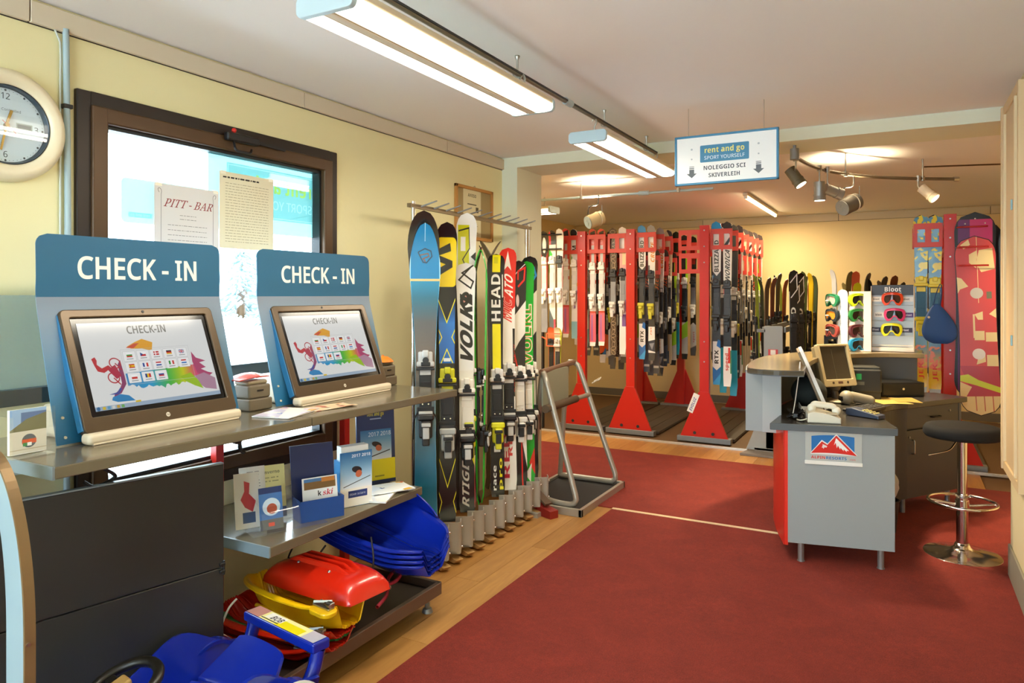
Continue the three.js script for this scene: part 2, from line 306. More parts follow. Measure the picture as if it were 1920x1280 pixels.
function spot(label, at, dir, body, drop, k, pivot, cone = .75) {
  const t = thing('spotlight', label, 'spotlight', at), d = V(...dir).normalize(), L = .13, a = d.clone().multiplyScalar(-L * .45), b = d.clone().multiplyScalar(L * .55);
  part('lamp_body', [cyl(a.toArray(), d.clone().multiplyScalar(.03).toArray(), .037, .037, 20), cyl(d.clone().multiplyScalar(.03).toArray(), b.toArray(), .036, .043, 20), cyl(d.clone().multiplyScalar(.028).toArray(), d.clone().multiplyScalar(.04).toArray(), .041, .041, 20)], body, t);
  part('lens', cyl(b.toArray(), b.clone().addScaledVector(d, .004).toArray(), .034, .034, 20), bulbMat, t);
  part('bracket', [bent([[pivot[0] - at[0], drop, pivot[1] - at[2]], [pivot[0] - at[0], .045, pivot[1] - at[2]], [0, .02, 0]], .006, .02), cyl([pivot[0] - at[0], drop - .02, pivot[1] - at[2]], [pivot[0] - at[0], drop + .022, pivot[1] - at[2]], .017)], M.steel, t);
  const l = new THREE.SpotLight(WARMER, k, 0, cone, .6, 2); l.position.copy(b).addScaledVector(d, .012); t.add(l); const tg = new THREE.Object3D(); tg.position.copy(b).addScaledVector(d, 2); t.add(tg); l.target = tg; l.castShadow = true; l.shadow.radius = 3;
}
spot('dark spotlight at the near end of the curved rail, beside the hanging sign', [-.615, 2.245, -5.0], [.5, -.75, .05], M.olive, .105, LAMP.spot * .55, [-.6, -4.93]);
spot('small grey spotlight pointing straight down from the curved rail', [-.505, 2.2, -5.42], [.02, -1, -.05], M.satin, .15, LAMP.spot, [-.505, -5.42]);
spot('grey spotlight lit toward the back wall, touching the small downlight', [-.43, 2.2, -5.52], [.78, -.32, -.55], M.satin, .15, LAMP.spot, [-.46, -5.5], .45);
spot('cream spotlight glowing near the far end of the curved rail', [.17, 2.235, -6.2], [.6, -.62, .2], M.cream, .115, LAMP.spot * .9, [.11, -6.24]);
function drum(label, at, rot, body, head, pivot, k) {
  const t = thing('drum_lamp', label, 'lamp', at, 0), R = new THREE.Quaternion().setFromEuler(new THREE.Euler(...rot, 'YXZ'));
  const q = (g) => g.applyQuaternion(R);
  part('lamp_body', q(lathe([[.001, -.08], [.05, -.08], [.06, -.074], [.06, .0], [.062, .002], [.062, .03], [.06, .032], [.06, .07], [.056, .07], [.056, -.06]], 30)), body, t);
  part('ring', q(new THREE.TorusGeometry(.063, .004, 6, 30).rotateX(Math.PI / 2).translate(0, .03, 0)), M.cream, t);
  part('end_cover', q(join(new THREE.CylinderGeometry(.057, .057, .006, 30).translate(0, -.082, 0), new THREE.BoxGeometry(.03, .004, .006).translate(.01, -.086, .01), new THREE.BoxGeometry(.02, .004, .005).translate(-.012, -.086, -.014))), head, t);
  part('bulb', q(new THREE.SphereGeometry(.028, 14, 10).translate(0, .03, 0)), bulbMat, t);
  const dx = pivot[0] - at[0], dz = pivot[1] - at[2];
  part('arm', [bent([[dx, .22, dz], [dx, .13, dz], [-.05, .12, .03], [-.06, .05, .03]], .005, .03)], M.dark, t);
  for (const s of [-1, 1]) part('rod', cyl([s * .063, -.01, 0], [s * .063, .13, 0], .0035), M.satin, t);
  const l = new THREE.SpotLight(WARMER, k, 0, 1.1, .9, 2); l.position.set(0, .105, 0); const tg = new THREE.Object3D(); tg.position.set(0, 2, -.3); t.add(l, tg); l.target = tg; l.castShadow = true;
}
drum('grey perforated drum lamp below the curved rail, right of the spotlights', [-.335, 2.135, -5.82], [.55, 1.15, -1.1], mat('#5d5850', .45, .5), mat('#9aa0a0', .4, .4), [-.31, -5.83], 2.0);
drum('cream drum lamp with grey end hanging over the left ski racks', [-2.41, 2.14, -5.98], [.55, 1.15, -1.15], mat('#cdb88a', .5), mat('#8fa0a6', .45, .3), [-2.38, -5.98], 2.0);
{
  const t = thing('tube_lamp', 'thin bare glowing tube on the far back ceiling', 'lamp', [-1.38, 2.455, -8.42]);
  part('base', box(.05, .03, 1.98, 0, .025, 0, .004), M.cream, t);
  part('tube', cyl([0, -.008, -.96], [0, -.008, .96], .013), glowMat(new THREE.Color(1, .8, .42), 5), t);
  for (const s of [-1, 1]) part('socket', box(.03, .04, .02, 0, 0, s * .97, .003), M.white, t);
  const l = new THREE.RectAreaLight(WARMER, LAMP.tube * 6, .04, 1.9); l.position.set(0, -.026, 0); l.rotation.x = -Math.PI / 2; t.add(l);
}
// ---------------------------------------------------------------- hanging sign
{
  const W = .55, Hh = .272, t = thing('hanging_sign', 'white hanging ski rental sign with blue border and two down arrows', 'sign', [-.838, 2.21, -3.95]);
  const art = paint(1024, 506, (c, w, h) => {
    c.fillStyle = '#f3f2ee'; c.fillRect(0, 0, w, h);
    c.fillStyle = '#3f83a8'; c.beginPath(); c.roundRect(250, 96, 505, 190, 12); c.fill();
    c.textAlign = 'center'; c.fillStyle = '#f2e27a'; c.font = font(84, 'bold'); c.fillText('rent and go', 502, 182, 420); c.fillStyle = '#e9f1f4'; c.font = font(54); c.fillText('SPORT YOURSELF', 502, 256, 420);
    c.fillStyle = '#3c4248'; c.font = font(64, 'bold'); c.fillText('NOLEGGIO SCI', 502, 372, 440); c.fillText('SKIVERLEIH', 502, 456, 330);
    for (const x of [160, 850]) { c.fillStyle = '#595f63'; for (const [y, k] of [[322, 7], [338, 10]]) c.fillRect(x - 26, y, 52, k); c.fillRect(x - 26, 356, 52, 52); c.beginPath(); c.moveTo(x - 54, 402); c.lineTo(x + 54, 402); c.lineTo(x, 452); c.fill(); c.fillStyle = '#b8bcbe'; c.beginPath(); c.arc(x, 130, 11, 0, 7); c.fill(); c.beginPath(); c.arc(x, 240, 9, 0, 7); c.fill(); }
  });
  part('frame', [box(W, .012, .022, 0, Hh / 2 - .006, 0, .003), box(W, .012, .022, 0, -Hh / 2 + .006, 0, .003), box(.012, Hh, .022, -W / 2 + .006, 0, 0, .003), box(.012, Hh, .022, W / 2 - .006, 0, 0, .003)], mat('#3f83a8', .4), t);
  part('panel', box(W - .02, Hh - .02, .012, 0, 0, -.001), M.white, t);
  part('print', new THREE.PlaneGeometry(W - .024, Hh - .024).translate(0, 0, .0062), printed(art, .4, { emissive: '#ffffff', emissiveMap: art, emissiveIntensity: .0 }), t);
  for (const s of [-1, 1]) part('wire', cyl([s * .2, Hh / 2, 0], [s * .2, .29, 0], .0015, .0015, 6), M.steel, t);
}
// ---------------------------------------------------------------- wall clock, pipe, frames on the wall
{
  const R = .19, t = thing('wall_clock', 'round white wall clock with gold hands at the left edge', 'clock', [LX, 2.04, -1.295]);
  const rim = lathe([[.128, .012], [.132, .03], [.142, .043], [.16, .05], [.176, .045], [.187, .03], [R, .012], [R, 0], [.12, 0]], 60).rotateZ(-Math.PI / 2);
  part('rim', rim, mat('#e6d9b8', .35), t);
  part('inner_ring', lathe([[.124, .018], [.129, .03], [.133, .034], [.129, .012], [.124, .014]], 60).rotateZ(-Math.PI / 2), mat('#4b565e', .3, .4), t);
  const art = paint(512, 512, (c, w) => {
    c.fillStyle = '#d9dee0'; c.fillRect(0, 0, w, w); c.fillStyle = '#2c3438'; c.textAlign = 'center'; c.textBaseline = 'middle';
    for (let i = 0; i < 60; i++) { const a = i * Math.PI / 30; c.beginPath(); c.arc(256 + Math.sin(a) * 236, 256 - Math.cos(a) * 236, i % 5 ? 2 : 7, 0, 7); c.fill(); }
    c.font = font(56, ''); for (let i = 1; i <= 12; i++) if (i % 3 === 0) { const a = i * Math.PI / 6; c.fillText(String(i), 256 + Math.sin(a) * 196, 256 - Math.cos(a) * 196); }
    c.font = font(26); c.fillStyle = '#6d767a'; c.fillText('Radio Controlled', 256, 150); c.fillStyle = '#98a19a'; c.fillRect(322, 226, 104, 42); c.fillStyle = '#5b625c'; c.fillRect(330, 234, 88, 26);
  });
  part('face', new THREE.CircleGeometry(.128, 60).rotateY(Math.PI / 2).translate(.013, 0, 0), printed(art, .5), t);
  const hand = (a, l, w, m, x, back = .02) => part('hand', place(box(.002, l + back, w, 0, (l - back) / 2, 0, .0005), [x, 0, 0], [a, 0, 0]), m, t);
  const gold = mat('#8a6a2c', .3, .8);
  hand(-.32, .055, .009, gold, .018); hand(Math.PI - .2, .088, .007, gold, .021); hand(-2.3, .05, .002, M.red, .024);
  part('pivot', cyl([.013, 0, 0], [.027, 0, 0], .007), gold, t);
  part('glass', new THREE.CircleGeometry(.128, 48).rotateY(Math.PI / 2).translate(.0305, 0, 0), M.pane, t);
}
{
  const t = thing('conduit_pipe', 'thin pale blue pipe running down the wall beside the window', 'pipe'), z = -1.494;
  part('pipe', tube([[LX + .018, 2.425, z + .004], [LX + .016, 2.2, z], [LX + .016, 1.8, z - .004], [LX + .016, 1.3, z - .002], [LX + .016, .6, z], [LX + .016, .05, z]], .011, 40, 10), mat('#9fb3b8', .45), t);
  part('clip', [span(LX, LX + .03, 2.14, 2.155, z + .016, z - .016, .002)], M.black, t);
  part('cable', tube([[LX + .01, 2.42, z + .04], [LX + .012, 2.37, z + .02], [LX + .008, 2.2, z + .018], [LX + .008, 1.7, z + .018], [LX + .008, .9, z + .02]], .0035, 30, 6), mat('#c9cfc6', .5), t);
}
{
  const t = thing('framed_notice', 'wood-framed notice with a pale sheet on the wall above the skis', 'notice board', [LX, 2.04, -4.31]), w = .5, h = .37;
  part('frame', [span(0, .018, h / 2 - .022, h / 2, -w / 2, w / 2, .003), span(0, .018, -h / 2, -h / 2 + .022, -w / 2, w / 2, .003), span(0, .018, -h / 2, h / 2, -w / 2, -w / 2 + .024, .003), span(0, .018, -h / 2, h / 2, w / 2 - .024, w / 2, .003)], mat('#b8803a', .45), t);
  part('backing', span(.001, .006, -h / 2 + .01, h / 2 - .01, -w / 2 + .01, w / 2 - .01), mat('#a08b5c', .6), t);
  const art = paint(256, 360, (c, w2, h2) => { c.fillStyle = '#dacfa6'; c.fillRect(0, 0, w2, h2); c.fillStyle = '#57503a'; c.textAlign = 'center'; c.font = font(34, 'bold'); c.fillText('AVVISO', 128, 60); c.fillRect(60, 110, 130, 8); c.fillRect(180, 130, 40, 40); c.fillStyle = '#8f8560'; for (let i = 0; i < 9; i++) c.fillRect(40, 190 + i * 16, 110 + 60 * ((i * 7) % 3) / 2, 4); });
  part('sheet', new THREE.PlaneGeometry(.235, .34).rotateY(Math.PI / 2).translate(.0075, .0, .03), printed(art, .7), t);
  part('hanger', tube([[.006, h / 2 - .01, -.02], [.01, h / 2 + .012, 0], [.006, h / 2 - .01, .02]], .002, 10, 5), M.steel, t);
}
// ---------------------------------------------------------------- papers and decals on the window
function posted(name, label, cat, w, h, p, art, m) {
  const t = thing(name, label, cat, p);
  part('sheet', sheet((u, v) => V(.004 * Math.sin(u * 3.1) * v, (v - .5) * h, (.5 - u) * w), 10, 10, .0006), m || printed(art, .75, { transmission: .12, thickness: 0 }), t);
  for (const s of [-1, 1]) part('tape', box(.0008, .014, .03, .0012, h / 2 - .004, s * (w / 2 - .02)), mat('#efe9d4', .3), t);
  return t;
}
const scribble = (c, x, y, w, n, dy, col, th = 3) => { c.fillStyle = col; let s = 11; for (let i = 0; i < n; i++) { let a = x; while (a < x + w) { s = (s * 97 + 31) % 251; const l = 8 + s % 26; c.fillRect(a, y + i * dy, Math.min(l, x + w - a), th); a += l + 6; } } };
posted('notice_paper', 'white paper with red handwritten bar name taped to the window', 'paper', .315, .30, [LX - .02, 1.778, -2.02], paint(512, 488, (c, w, h) => {
  c.fillStyle = '#ded9d4'; c.fillRect(0, 0, w, h); c.strokeStyle = '#6c6866'; c.lineWidth = 3; for (const s of [-1, 1]) { c.beginPath(); c.moveTo(256 + s * 220, 60); c.bezierCurveTo(256 + s * 250, 20, 256 + s * 190, 20, 256 + s * 206, 70); c.lineTo(256 + s * 206, 400); c.bezierCurveTo(256 + s * 190, 450, 256 + s * 250, 450, 256 + s * 220, 400); c.stroke(); }
  c.save(); c.translate(256, 150); c.transform(1, 0, -.2, 1, 0, 0); c.fillStyle = '#8c2a2a'; c.textAlign = 'center'; c.font = 'italic 76px serif'; c.fillText('PITT - BAR', 0, 0); c.restore();
  scribble(c, 190, 200, 130, 2, 26, '#6f6b68'); scribble(c, 100, 270, 310, 4, 34, '#6f6b68'); scribble(c, 80, 420, 350, 1, 20, '#8d8986');
}));
posted('notice_paper', 'tall cream paper with dense printed lines taped to the window', 'paper', .312, .345, [LX - .018, 1.852, -2.335], paint(400, 440, (c, w, h) => { c.fillStyle = '#e6dcbc'; c.fillRect(0, 0, w, h); scribble(c, 24, 26, 260, 1, 10, '#2c2820', 9); scribble(c, 40, 62, 320, 22, 16, '#a3997c', 3); }));
const flipU = (g) => { const u = g.attributes.uv; for (let i = 0; i < u.count; i++) u.setX(i, 1 - u.getX(i)); return g; };
const decal = (w, h, draw) => { const t = paint(w, h, draw); return new THREE.MeshPhysicalMaterial({ map: t, roughness: .5, transmission: .55, thickness: 0 }); };
{
  const teal = '#b9dedd';
  const a = thing('window_decal', 'teal window sticker with white up arrow, left of the papers', 'sticker', [LX - .04, 1.845, -1.935]);
  part('film', ext(rrect(.40, .178, .02), .001).rotateY(Math.PI / 2), decal(8, 8, (c) => { c.fillStyle = teal; c.fillRect(0, 0, 8, 8); }), a);
  part('arrow', ext(poly([[-.012, -.045], [.012, -.045], [.012, .0], [.028, .0], [0, .034], [-.028, .0], [-.012, .0]]), .001).rotateY(Math.PI / 2).translate(.0015, .03, .035), mat('#eef6f6', .5), a);
  part('lettering', flipU(new THREE.PlaneGeometry(.1, .02)).rotateY(Math.PI / 2).translate(.0015, -.055, .12), decal(160, 32, (c) => { c.fillStyle = teal; c.fillRect(0, 0, 160, 32); c.save(); c.fillStyle = '#f2fafa'; c.font = font(26); c.textAlign = 'center'; c.fillText('rent and go', 80, 24, 150); c.restore(); }), a);
  const b = thing('window_decal', 'large teal window sticker with mirrored yellow lettering behind the cream paper', 'sticker', [LX - .045, 1.955, -2.49]);
  part('film', ext(rrect(.70, .38, .03), .001).rotateY(Math.PI / 2), decal(8, 8, (c) => { c.fillStyle = teal; c.fillRect(0, 0, 8, 8); }), b);
  part('lettering', flipU(new THREE.PlaneGeometry(.56, .24)).rotateY(Math.PI / 2).translate(.0015, .0, -.03), decal(560, 240, (c) => {
    c.fillStyle = '#b4dadb'; c.fillRect(0, 0, 560, 240); c.strokeStyle = '#f2fafa'; c.lineWidth = 5; c.strokeRect(8, 8, 544, 224);
    c.save(); c.fillStyle = '#e8e56a'; c.font = font(96, 'bold'); c.textAlign = 'left'; c.fillText('rent and go', 24, 110, 500); c.fillStyle = '#f2fafa'; c.font = font(60); c.fillText('SPORT YOURSELF', 24, 190, 500); c.restore();
  }), b);
  const d = thing('window_decal', 'small dark lettering stuck low on the window glass between the kiosks', 'sticker', [LX - .022, 1.178, -2.41]);
  part('film', new THREE.PlaneGeometry(.3, .05).rotateY(Math.PI / 2), new THREE.MeshPhysicalMaterial({ color: '#fff', roughness: .5, transparent: true, alphaMap: paint(300, 50, (c) => { c.fillStyle = '#000'; c.fillRect(0, 0, 300, 50); c.fillStyle = '#fff'; c.font = font(22); c.fillText('commercial', 20, 30); c.font = font(40, 'bold'); c.fillText('€', 200, 38); }), map: paint(4, 4, (c) => { c.fillStyle = '#2c3a3c'; c.fillRect(0, 0, 4, 4); }) }), d);
}
// ---------------------------------------------------------------- shelves on the left wall
const SY = 1.0;
{
  const t = thing('display_shelf', 'long upper grey-beige shelf carrying the two check-in kiosks', 'shelf');
  const fx = (z) => -2.02 - (z + 1.11) * .0455;
  const seg = (a, b) => slab([[fx(a), a], [fx(b), b], [LX + .06, b], [LX + .06, a]], SY - .034, SY, .004);
  part('shelf_board', seg(-1.11, -2.03), M.shelf, t); part('shelf_board', seg(-2.034, -2.98), M.shelf, t);
  part('end_trim', slab([[fx(-1.105), -1.104], [LX + .06, -1.104], [LX + .06, -1.111], [fx(-1.11), -1.111]], SY - .035, SY + .001), M.daylitShelfEnd, t);  // end face of the board, its daylight blue-grey put into the colour
  for (const z of [-1.2, -2.12, -2.93]) { part('upright', span(LX + .022, LX + .06, .03, SY - .034, z + .02, z - .02, .003), z < -1.5 ? M.redPanel : M.greyDark, t); part('bracket', ext(poly([[0, 0], [.36, 0], [.36, -.015], [.03, -.09], [0, -.09]]), .006).translate(LX + .06, SY - .036, z), M.greyDark, t); }
}
{
  const t = thing('display_shelf', 'lower grey shelf holding the ski brochures below the window', 'shelf');
  part('shelf_board', span(LX + .06, -2.015, .512, .55, -1.862, -2.8, .004), M.shelf, t);
  part('end_trim', span(LX + .06, -2.017, .511, .551, -1.856, -1.863, .001), M.daylitShelfEnd, t);  // daylight tint painted onto the lower shelf end as well
}
{
  const t = thing('cable_bundle', 'black cables hanging under the upper shelf', 'cable');
  part('cable', [tube([[-2.2, .962, -1.38], [-2.22, .93, -1.36], [-2.24, .88, -1.42], [-2.25, .86, -1.36], [-2.26, .88, -1.33]], .006, 24, 6), tube([[-2.15, .965, -1.62], [-2.2, .94, -1.7], [-2.18, .93, -1.8], [-2.22, .955, -1.88], [-2.2, .962, -2.0]], .007, 30, 6), tube([[-2.14, .965, -1.64], [-2.18, .925, -1.72], [-2.2, .945, -1.8], [-2.18, .915, -1.86], [-2.22, .965, -1.95]], .005, 30, 6), tube([[-2.2, .965, -1.85], [-2.25, .93, -1.92], [-2.3, .86, -1.97], [-2.3, .84, -1.99]], .008, 20, 6), tube([[-2.3, .962, -2.0], [-2.3, .945, -2.3], [-2.3, .962, -2.6]], .003, 20, 5)], M.black, t);
  part('adapter', box(.05, .03, .1, -2.17, .948, -1.78, .008), M.black, t);
}
// ---------------------------------------------------------------- check-in kiosks
const FLAGS = [['#ffffff', '#3f9b46', '#d0342c'], ['cz'], ['dk'], ['#1a1a1a', '#c8202a', '#e8b830'], ['uk'], ['es'], ['|', '#2c4f9e', '#ffffff', '#d0342c'], ['#c8202a', '#ffffff', '#2c4f9e'], ['|', '#2f9440', '#ffffff', '#d0342c'], ['#c8202a', '#ffffff', '#2a6fc0'], ['#ffffff', '#d0342c'], ['|', '#22418c', '#f0c820', '#c8202a'], ['#ffffff', '#2c4f9e', '#c8202a']];
function drawFlag(c, f, x, y, w, h) {
  if (f[0] === 'cz') { c.fillStyle = '#fff'; c.fillRect(x, y, w, h / 2); c.fillStyle = '#c8202a'; c.fillRect(x, y + h / 2, w, h / 2); c.fillStyle = '#24478f'; c.beginPath(); c.moveTo(x, y); c.lineTo(x + w / 2, y + h / 2); c.lineTo(x, y + h); c.fill(); }
  else if (f[0] === 'dk') { c.fillStyle = '#c8202a'; c.fillRect(x, y, w, h); c.fillStyle = '#fff'; c.fillRect(x + w * .28, y, w * .16, h); c.fillRect(x, y + h * .4, w, h * .2); }
  else if (f[0] === 'uk') { c.fillStyle = '#24418c'; c.fillRect(x, y, w, h); c.strokeStyle = '#fff'; c.lineWidth = 3; c.beginPath(); c.moveTo(x, y); c.lineTo(x + w, y + h); c.moveTo(x + w, y); c.lineTo(x, y + h); c.stroke(); c.fillStyle = '#fff'; c.fillRect(x + w * .38, y, w * .24, h); c.fillRect(x, y + h * .32, w, h * .36); c.fillStyle = '#c8202a'; c.fillRect(x + w * .43, y, w * .14, h); c.fillRect(x, y + h * .4, w, h * .2); }
  else if (f[0] === 'es') { c.fillStyle = '#c8202a'; c.fillRect(x, y, w, h); c.fillStyle = '#f0c020'; c.fillRect(x, y + h * .25, w, h * .5); c.fillStyle = '#9c4a1a'; c.fillRect(x + w * .2, y + h * .36, w * .18, h * .28); }
  else if (f[0] === '|') { const n = f.length - 1; for (let i = 0; i < n; i++) { c.fillStyle = f[i + 1]; c.fillRect(x + w * i / n, y, w / n + .5, h); } }
  else f.forEach((q, i) => { c.fillStyle = q; c.fillRect(x, y + h * i / f.length, w, h / f.length + .5); });
}
const screenArt = paint(1024, 600, (c, w, h) => {
  c.fillStyle = '#e6e8e6'; c.fillRect(0, 0, w, h);
  c.fillStyle = '#6b6d6a'; c.textAlign = 'center'; c.font = font(74, ''); c.fillText('CHECK-IN', 520, 86, 420); c.strokeStyle = '#6b6d6a'; c.lineWidth = 3; c.strokeText('CHECK-IN', 520, 86, 420);
  const g = c.createLinearGradient(260, 0, 960, 0); g.addColorStop(0, '#2b86c4'); g.addColorStop(.28, '#2a9fd0'); g.addColorStop(.5, '#4bb84a'); g.addColorStop(.68, '#c8d020'); g.addColorStop(.85, '#d8487a'); g.addColorStop(1, '#c43a4a');
  const blob = (pts, fill) => { c.fillStyle = fill; c.beginPath(); pts.forEach((p, i) => (i ? c.lineTo(...p) : c.moveTo(...p))); c.fill(); };
  const edge = []; let s = 5; for (let x = 270; x <= 900; x += 16) { s = (s * 37 + 11) % 101; edge.push([x, 410 + 60 * Math.sin((x - 200) / 230) + (s % 34)]); }
  blob([[270, 370], [860, 350], [900, 380], ...edge.reverse()], g);
  blob([[330, 180], [400, 150], [460, 130], [540, 160], [520, 220], [440, 200], [360, 196]], '#e6a424'); blob([[320, 188], [390, 160], [430, 160], [380, 194]], '#d2543a');
  blob([[230, 300], [255, 270], [262, 380], [262, 440], [210, 500], [150, 520], [160, 500], [205, 470], [230, 430]], '#8f3f6a');
  blob([[140, 520], [200, 505], [260, 520], [300, 560], [170, 556], [130, 540]], '#2f86c0'); blob([[120, 500], [180, 490], [210, 460], [222, 470], [190, 506]], '#46509a');
  c.strokeStyle = '#b8303a'; c.lineWidth = 8; for (const [x, y] of [[212, 290], [180, 390]]) { c.beginPath(); c.ellipse(x, y, 40, 34, .3, 0, 7); c.stroke(); c.beginPath(); c.moveTo(x, y); c.lineTo(x + 40, y + 50); c.stroke(); }
  blob([[50, 250], [76, 238], [86, 262], [80, 290], [110, 318], [160, 300], [180, 320], [120, 350], [76, 336], [62, 296]], '#c2323a'); blob([[150, 330], [210, 300], [240, 380], [200, 400], [170, 360]], '#b5344c');
  blob([[850, 250], [880, 300], [960, 330], [900, 340], [950, 380], [900, 390], [960, 420], [1000, 430], [960, 450], [860, 420], [840, 330]], '#b24a72'); blob([[820, 440], [920, 420], [1010, 470], [1000, 560], [900, 540], [850, 500]], '#b38aa0'); blob([[700, 430], [800, 410], [850, 470], [880, 540], [810, 510], [740, 470]], '#9cc428');
  FLAGS.forEach((f, i) => { const r = i < 5 ? 0 : i < 10 ? 1 : 2, k = i - r * 5, x = 286 + k * 108, y = 214 + r * 78; c.fillStyle = '#f4f5f4'; c.strokeStyle = '#b9bdbd'; c.lineWidth = 2; c.beginPath(); c.roundRect(x, y, 96, 70, 6); c.fill(); c.stroke(); drawFlag(c, f, x + 26, y + 14, 44, 28); c.fillStyle = '#9a9d9d'; c.fillRect(x + 22, y + 52, 52, 6); });
  c.strokeStyle = '#c4c8c8'; c.strokeRect(272, 200, 562, 250);
  c.fillStyle = '#9fb4c8'; c.fillRect(0, 572, w, 28); c.fillStyle = '#3a6f9c'; c.beginPath(); c.arc(22, 586, 13, 0, 7); c.fill(); ['#d8c040', '#60a0c8', '#d8d8d0', '#c8a040', '#70b060'].forEach((q, i) => { c.fillStyle = q; c.fillRect(52 + i * 34, 576, 22, 20); });
  c.fillStyle = '#e0c020'; c.fillRect(300, 562, 40, 12);
});
const headerArt = paint(1024, 300, (c, w, h) => { c.fillStyle = '#2c6688'; c.fillRect(0, 0, w, h); c.fillStyle = '#f2eee6'; c.textAlign = 'center'; c.font = font(146, ''); c.lineWidth = 6; c.strokeStyle = '#f2eee6'; c.fillText('CHECK - IN', 530, 208, 690); c.strokeText('CHECK - IN', 530, 208, 690); });
const boardLightFade = paint(16, 256, (c, w, h) => { const g = c.createLinearGradient(0, 0, 0, h); g.addColorStop(0, '#8390a0'); g.addColorStop(.35, '#6d8aa2'); g.addColorStop(1, '#1f6690'); c.fillStyle = g; c.fillRect(0, 0, w, h); });  // reflected light on the board, painted in as a grey-to-blue fade
const headMat = printed(headerArt, .35), boardMat = printed(boardLightFade, .35), scrMat = new THREE.MeshStandardMaterial({ color: '#0b0b0b', roughness: .12, emissive: '#ffffff', emissiveMap: screenArt, emissiveIntensity: .36 });
function kiosk(label, z, W) {
  const t = thing('check_in_kiosk', label, 'kiosk', [-2.25, SY, z]), r = .035, Ht = .665, Hb = .462;
  const prof = (y) => { const k = THREE.MathUtils.smoothstep(y, .38, .54); return (-.03 - .26 * Math.min(y, .5)) * (1 - k) + (-.142 - .03 * (y - .46)) * k; };
  part('header_panel', sheet((u, v) => { const y = Hb + (Ht - Hb) * v, d = Math.max(0, y - (Ht - r)), half = W / 2 - (r - Math.sqrt(Math.max(0, r * r - d * d))); return V(prof(y), y, half - 2 * half * u); }, 24, 24, .004), headMat, t);
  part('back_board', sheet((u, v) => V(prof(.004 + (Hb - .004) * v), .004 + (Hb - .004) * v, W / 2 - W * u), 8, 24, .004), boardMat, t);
  // all-in-one computer leaning against the board
  const lean = -Math.atan2(.155, .39), q = (g) => place(g, [.02, .03, 0], [0, Math.PI / 2, 0]);
  const mg = (g) => { g.rotateX(lean); return q(g); };
  const bw = W * .835, bh = .418;
  const ring = rrect(bw, bh, .02, 0, bh / 2); ring.holes.push(rrect(bw - .062, bh - .082, .006, 0, bh / 2 + .012));
  part('bezel', mg(ext(ring, .02, .004).translate(0, 0, -.012)), M.bezel, t);
  part('monitor_back', mg(box(bw - .01, bh - .01, .022, 0, bh / 2, -.022, .008)), mat('#4a3f34', .5), t);
  for (const q of [-1, 1]) part('side_trim', mg(box(.008, bh - .03, .03, q * (bw / 2 - .001), bh / 2, -.016, .003)), mat('#2a6a94', .35), t);
  part('screen_border', mg(box(bw - .05, bh - .07, .004, 0, bh / 2 + .012, -.003)), mat('#0a0a0b', .12), t);
  part('screen', mg(new THREE.PlaneGeometry(bw - .1, bh - .118).translate(0, bh / 2 + .012, .0003)), scrMat, t);
  part('webcam', mg(cyl([0, bh - .013, .006], [0, bh - .013, .0095], .005)), M.black, t);
  const hp = paint(96, 96, (c) => { c.fillStyle = '#6b5844'; c.fillRect(0, 0, 96, 96); c.fillStyle = '#d9d2c2'; c.beginPath(); c.arc(48, 48, 44, 0, 7); c.fill(); c.fillStyle = '#6b5844'; c.font = 'italic bold 56px sans-serif'; c.textAlign = 'center'; c.fillText('hp', 48, 64); });
  part('logo', mg(new THREE.CircleGeometry(.0085, 20).translate(.0, .024, .0087)), printed(hp, .4), t);
  part('base', q(join(box(bw + .01, .036, .05, 0, -.011, .004, .014), box(bw - .02, .006, .045, 0, -.0265, .006, .002))), M.cream, t);
  part('rear_body', box(.2, .11, bw - .02, -.15, .056, 0, .02), M.cream, t);
  for (const s of [-1, 1]) for (const y of [.025, .085]) part('rivet', cyl([prof(y) - .002, y, s * (W / 2 - .028)], [prof(y) + .006, y, s * (W / 2 - .028)], .0055, .004, 10), M.cream, t);
  return t;
}
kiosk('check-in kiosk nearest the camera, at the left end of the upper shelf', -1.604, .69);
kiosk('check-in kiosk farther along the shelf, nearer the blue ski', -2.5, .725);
// ---------------------------------------------------------------- things on the upper shelf
{
  const t = thing('brochure_holder', 'clear acrylic holder with a mountain booklet at the left end of the upper shelf', 'holder', [-2.235, SY + .001, -1.155], 0);
  const w = .115;
  part('holder', [box(.003, .14, w, .03, .07, 0), box(.003, .19, w, -.04, .095, 0), box(.07, .12, .003, -.005, .06, w / 2), box(.07, .12, .003, -.005, .06, -w / 2), box(.074, .003, w, -.004, .0015, 0)], M.clear, t);
  const art = paint(200, 260, (c, W2, h) => { c.fillStyle = '#8fb0d4'; c.fillRect(0, 0, W2, h); c.fillStyle = '#4f6d9c'; c.fillRect(60, 20, 140, 60); c.fillStyle = '#6b6a4a'; c.beginPath(); c.moveTo(0, 120); c.lineTo(90, 60); c.lineTo(200, 30); c.lineTo(200, 130); c.lineTo(0, 150); c.fill(); c.fillStyle = '#d8d0bc'; c.fillRect(0, 130, W2, 130); c.fillStyle = '#555d64'; c.beginPath(); c.arc(104, 190, 40, 0, 7); c.fill(); c.fillStyle = '#d8542a'; c.fillRect(66, 180, 78, 26); c.fillStyle = '#2f8a4a'; c.fillRect(70, 200, 24, 20); c.fillStyle = '#f0efe8'; c.fillRect(94, 200, 24, 20); c.fillStyle = '#b9a888'; c.fillRect(0, 236, W2, 5); });
  tag(t, null, null);
  const b = thing('booklet', 'mountain photo booklet standing in the clear acrylic holder', 'booklet', [-2.252, SY + .006, -1.16], 0);
  part('cover', new THREE.PlaneGeometry(.1, .128).rotateY(Math.PI / 2).translate(.0062, .066, -.0), printed(art, .3), b);
  part('pages', box(.012, .13, .101, 0, .065, 0), M.white, b);
}
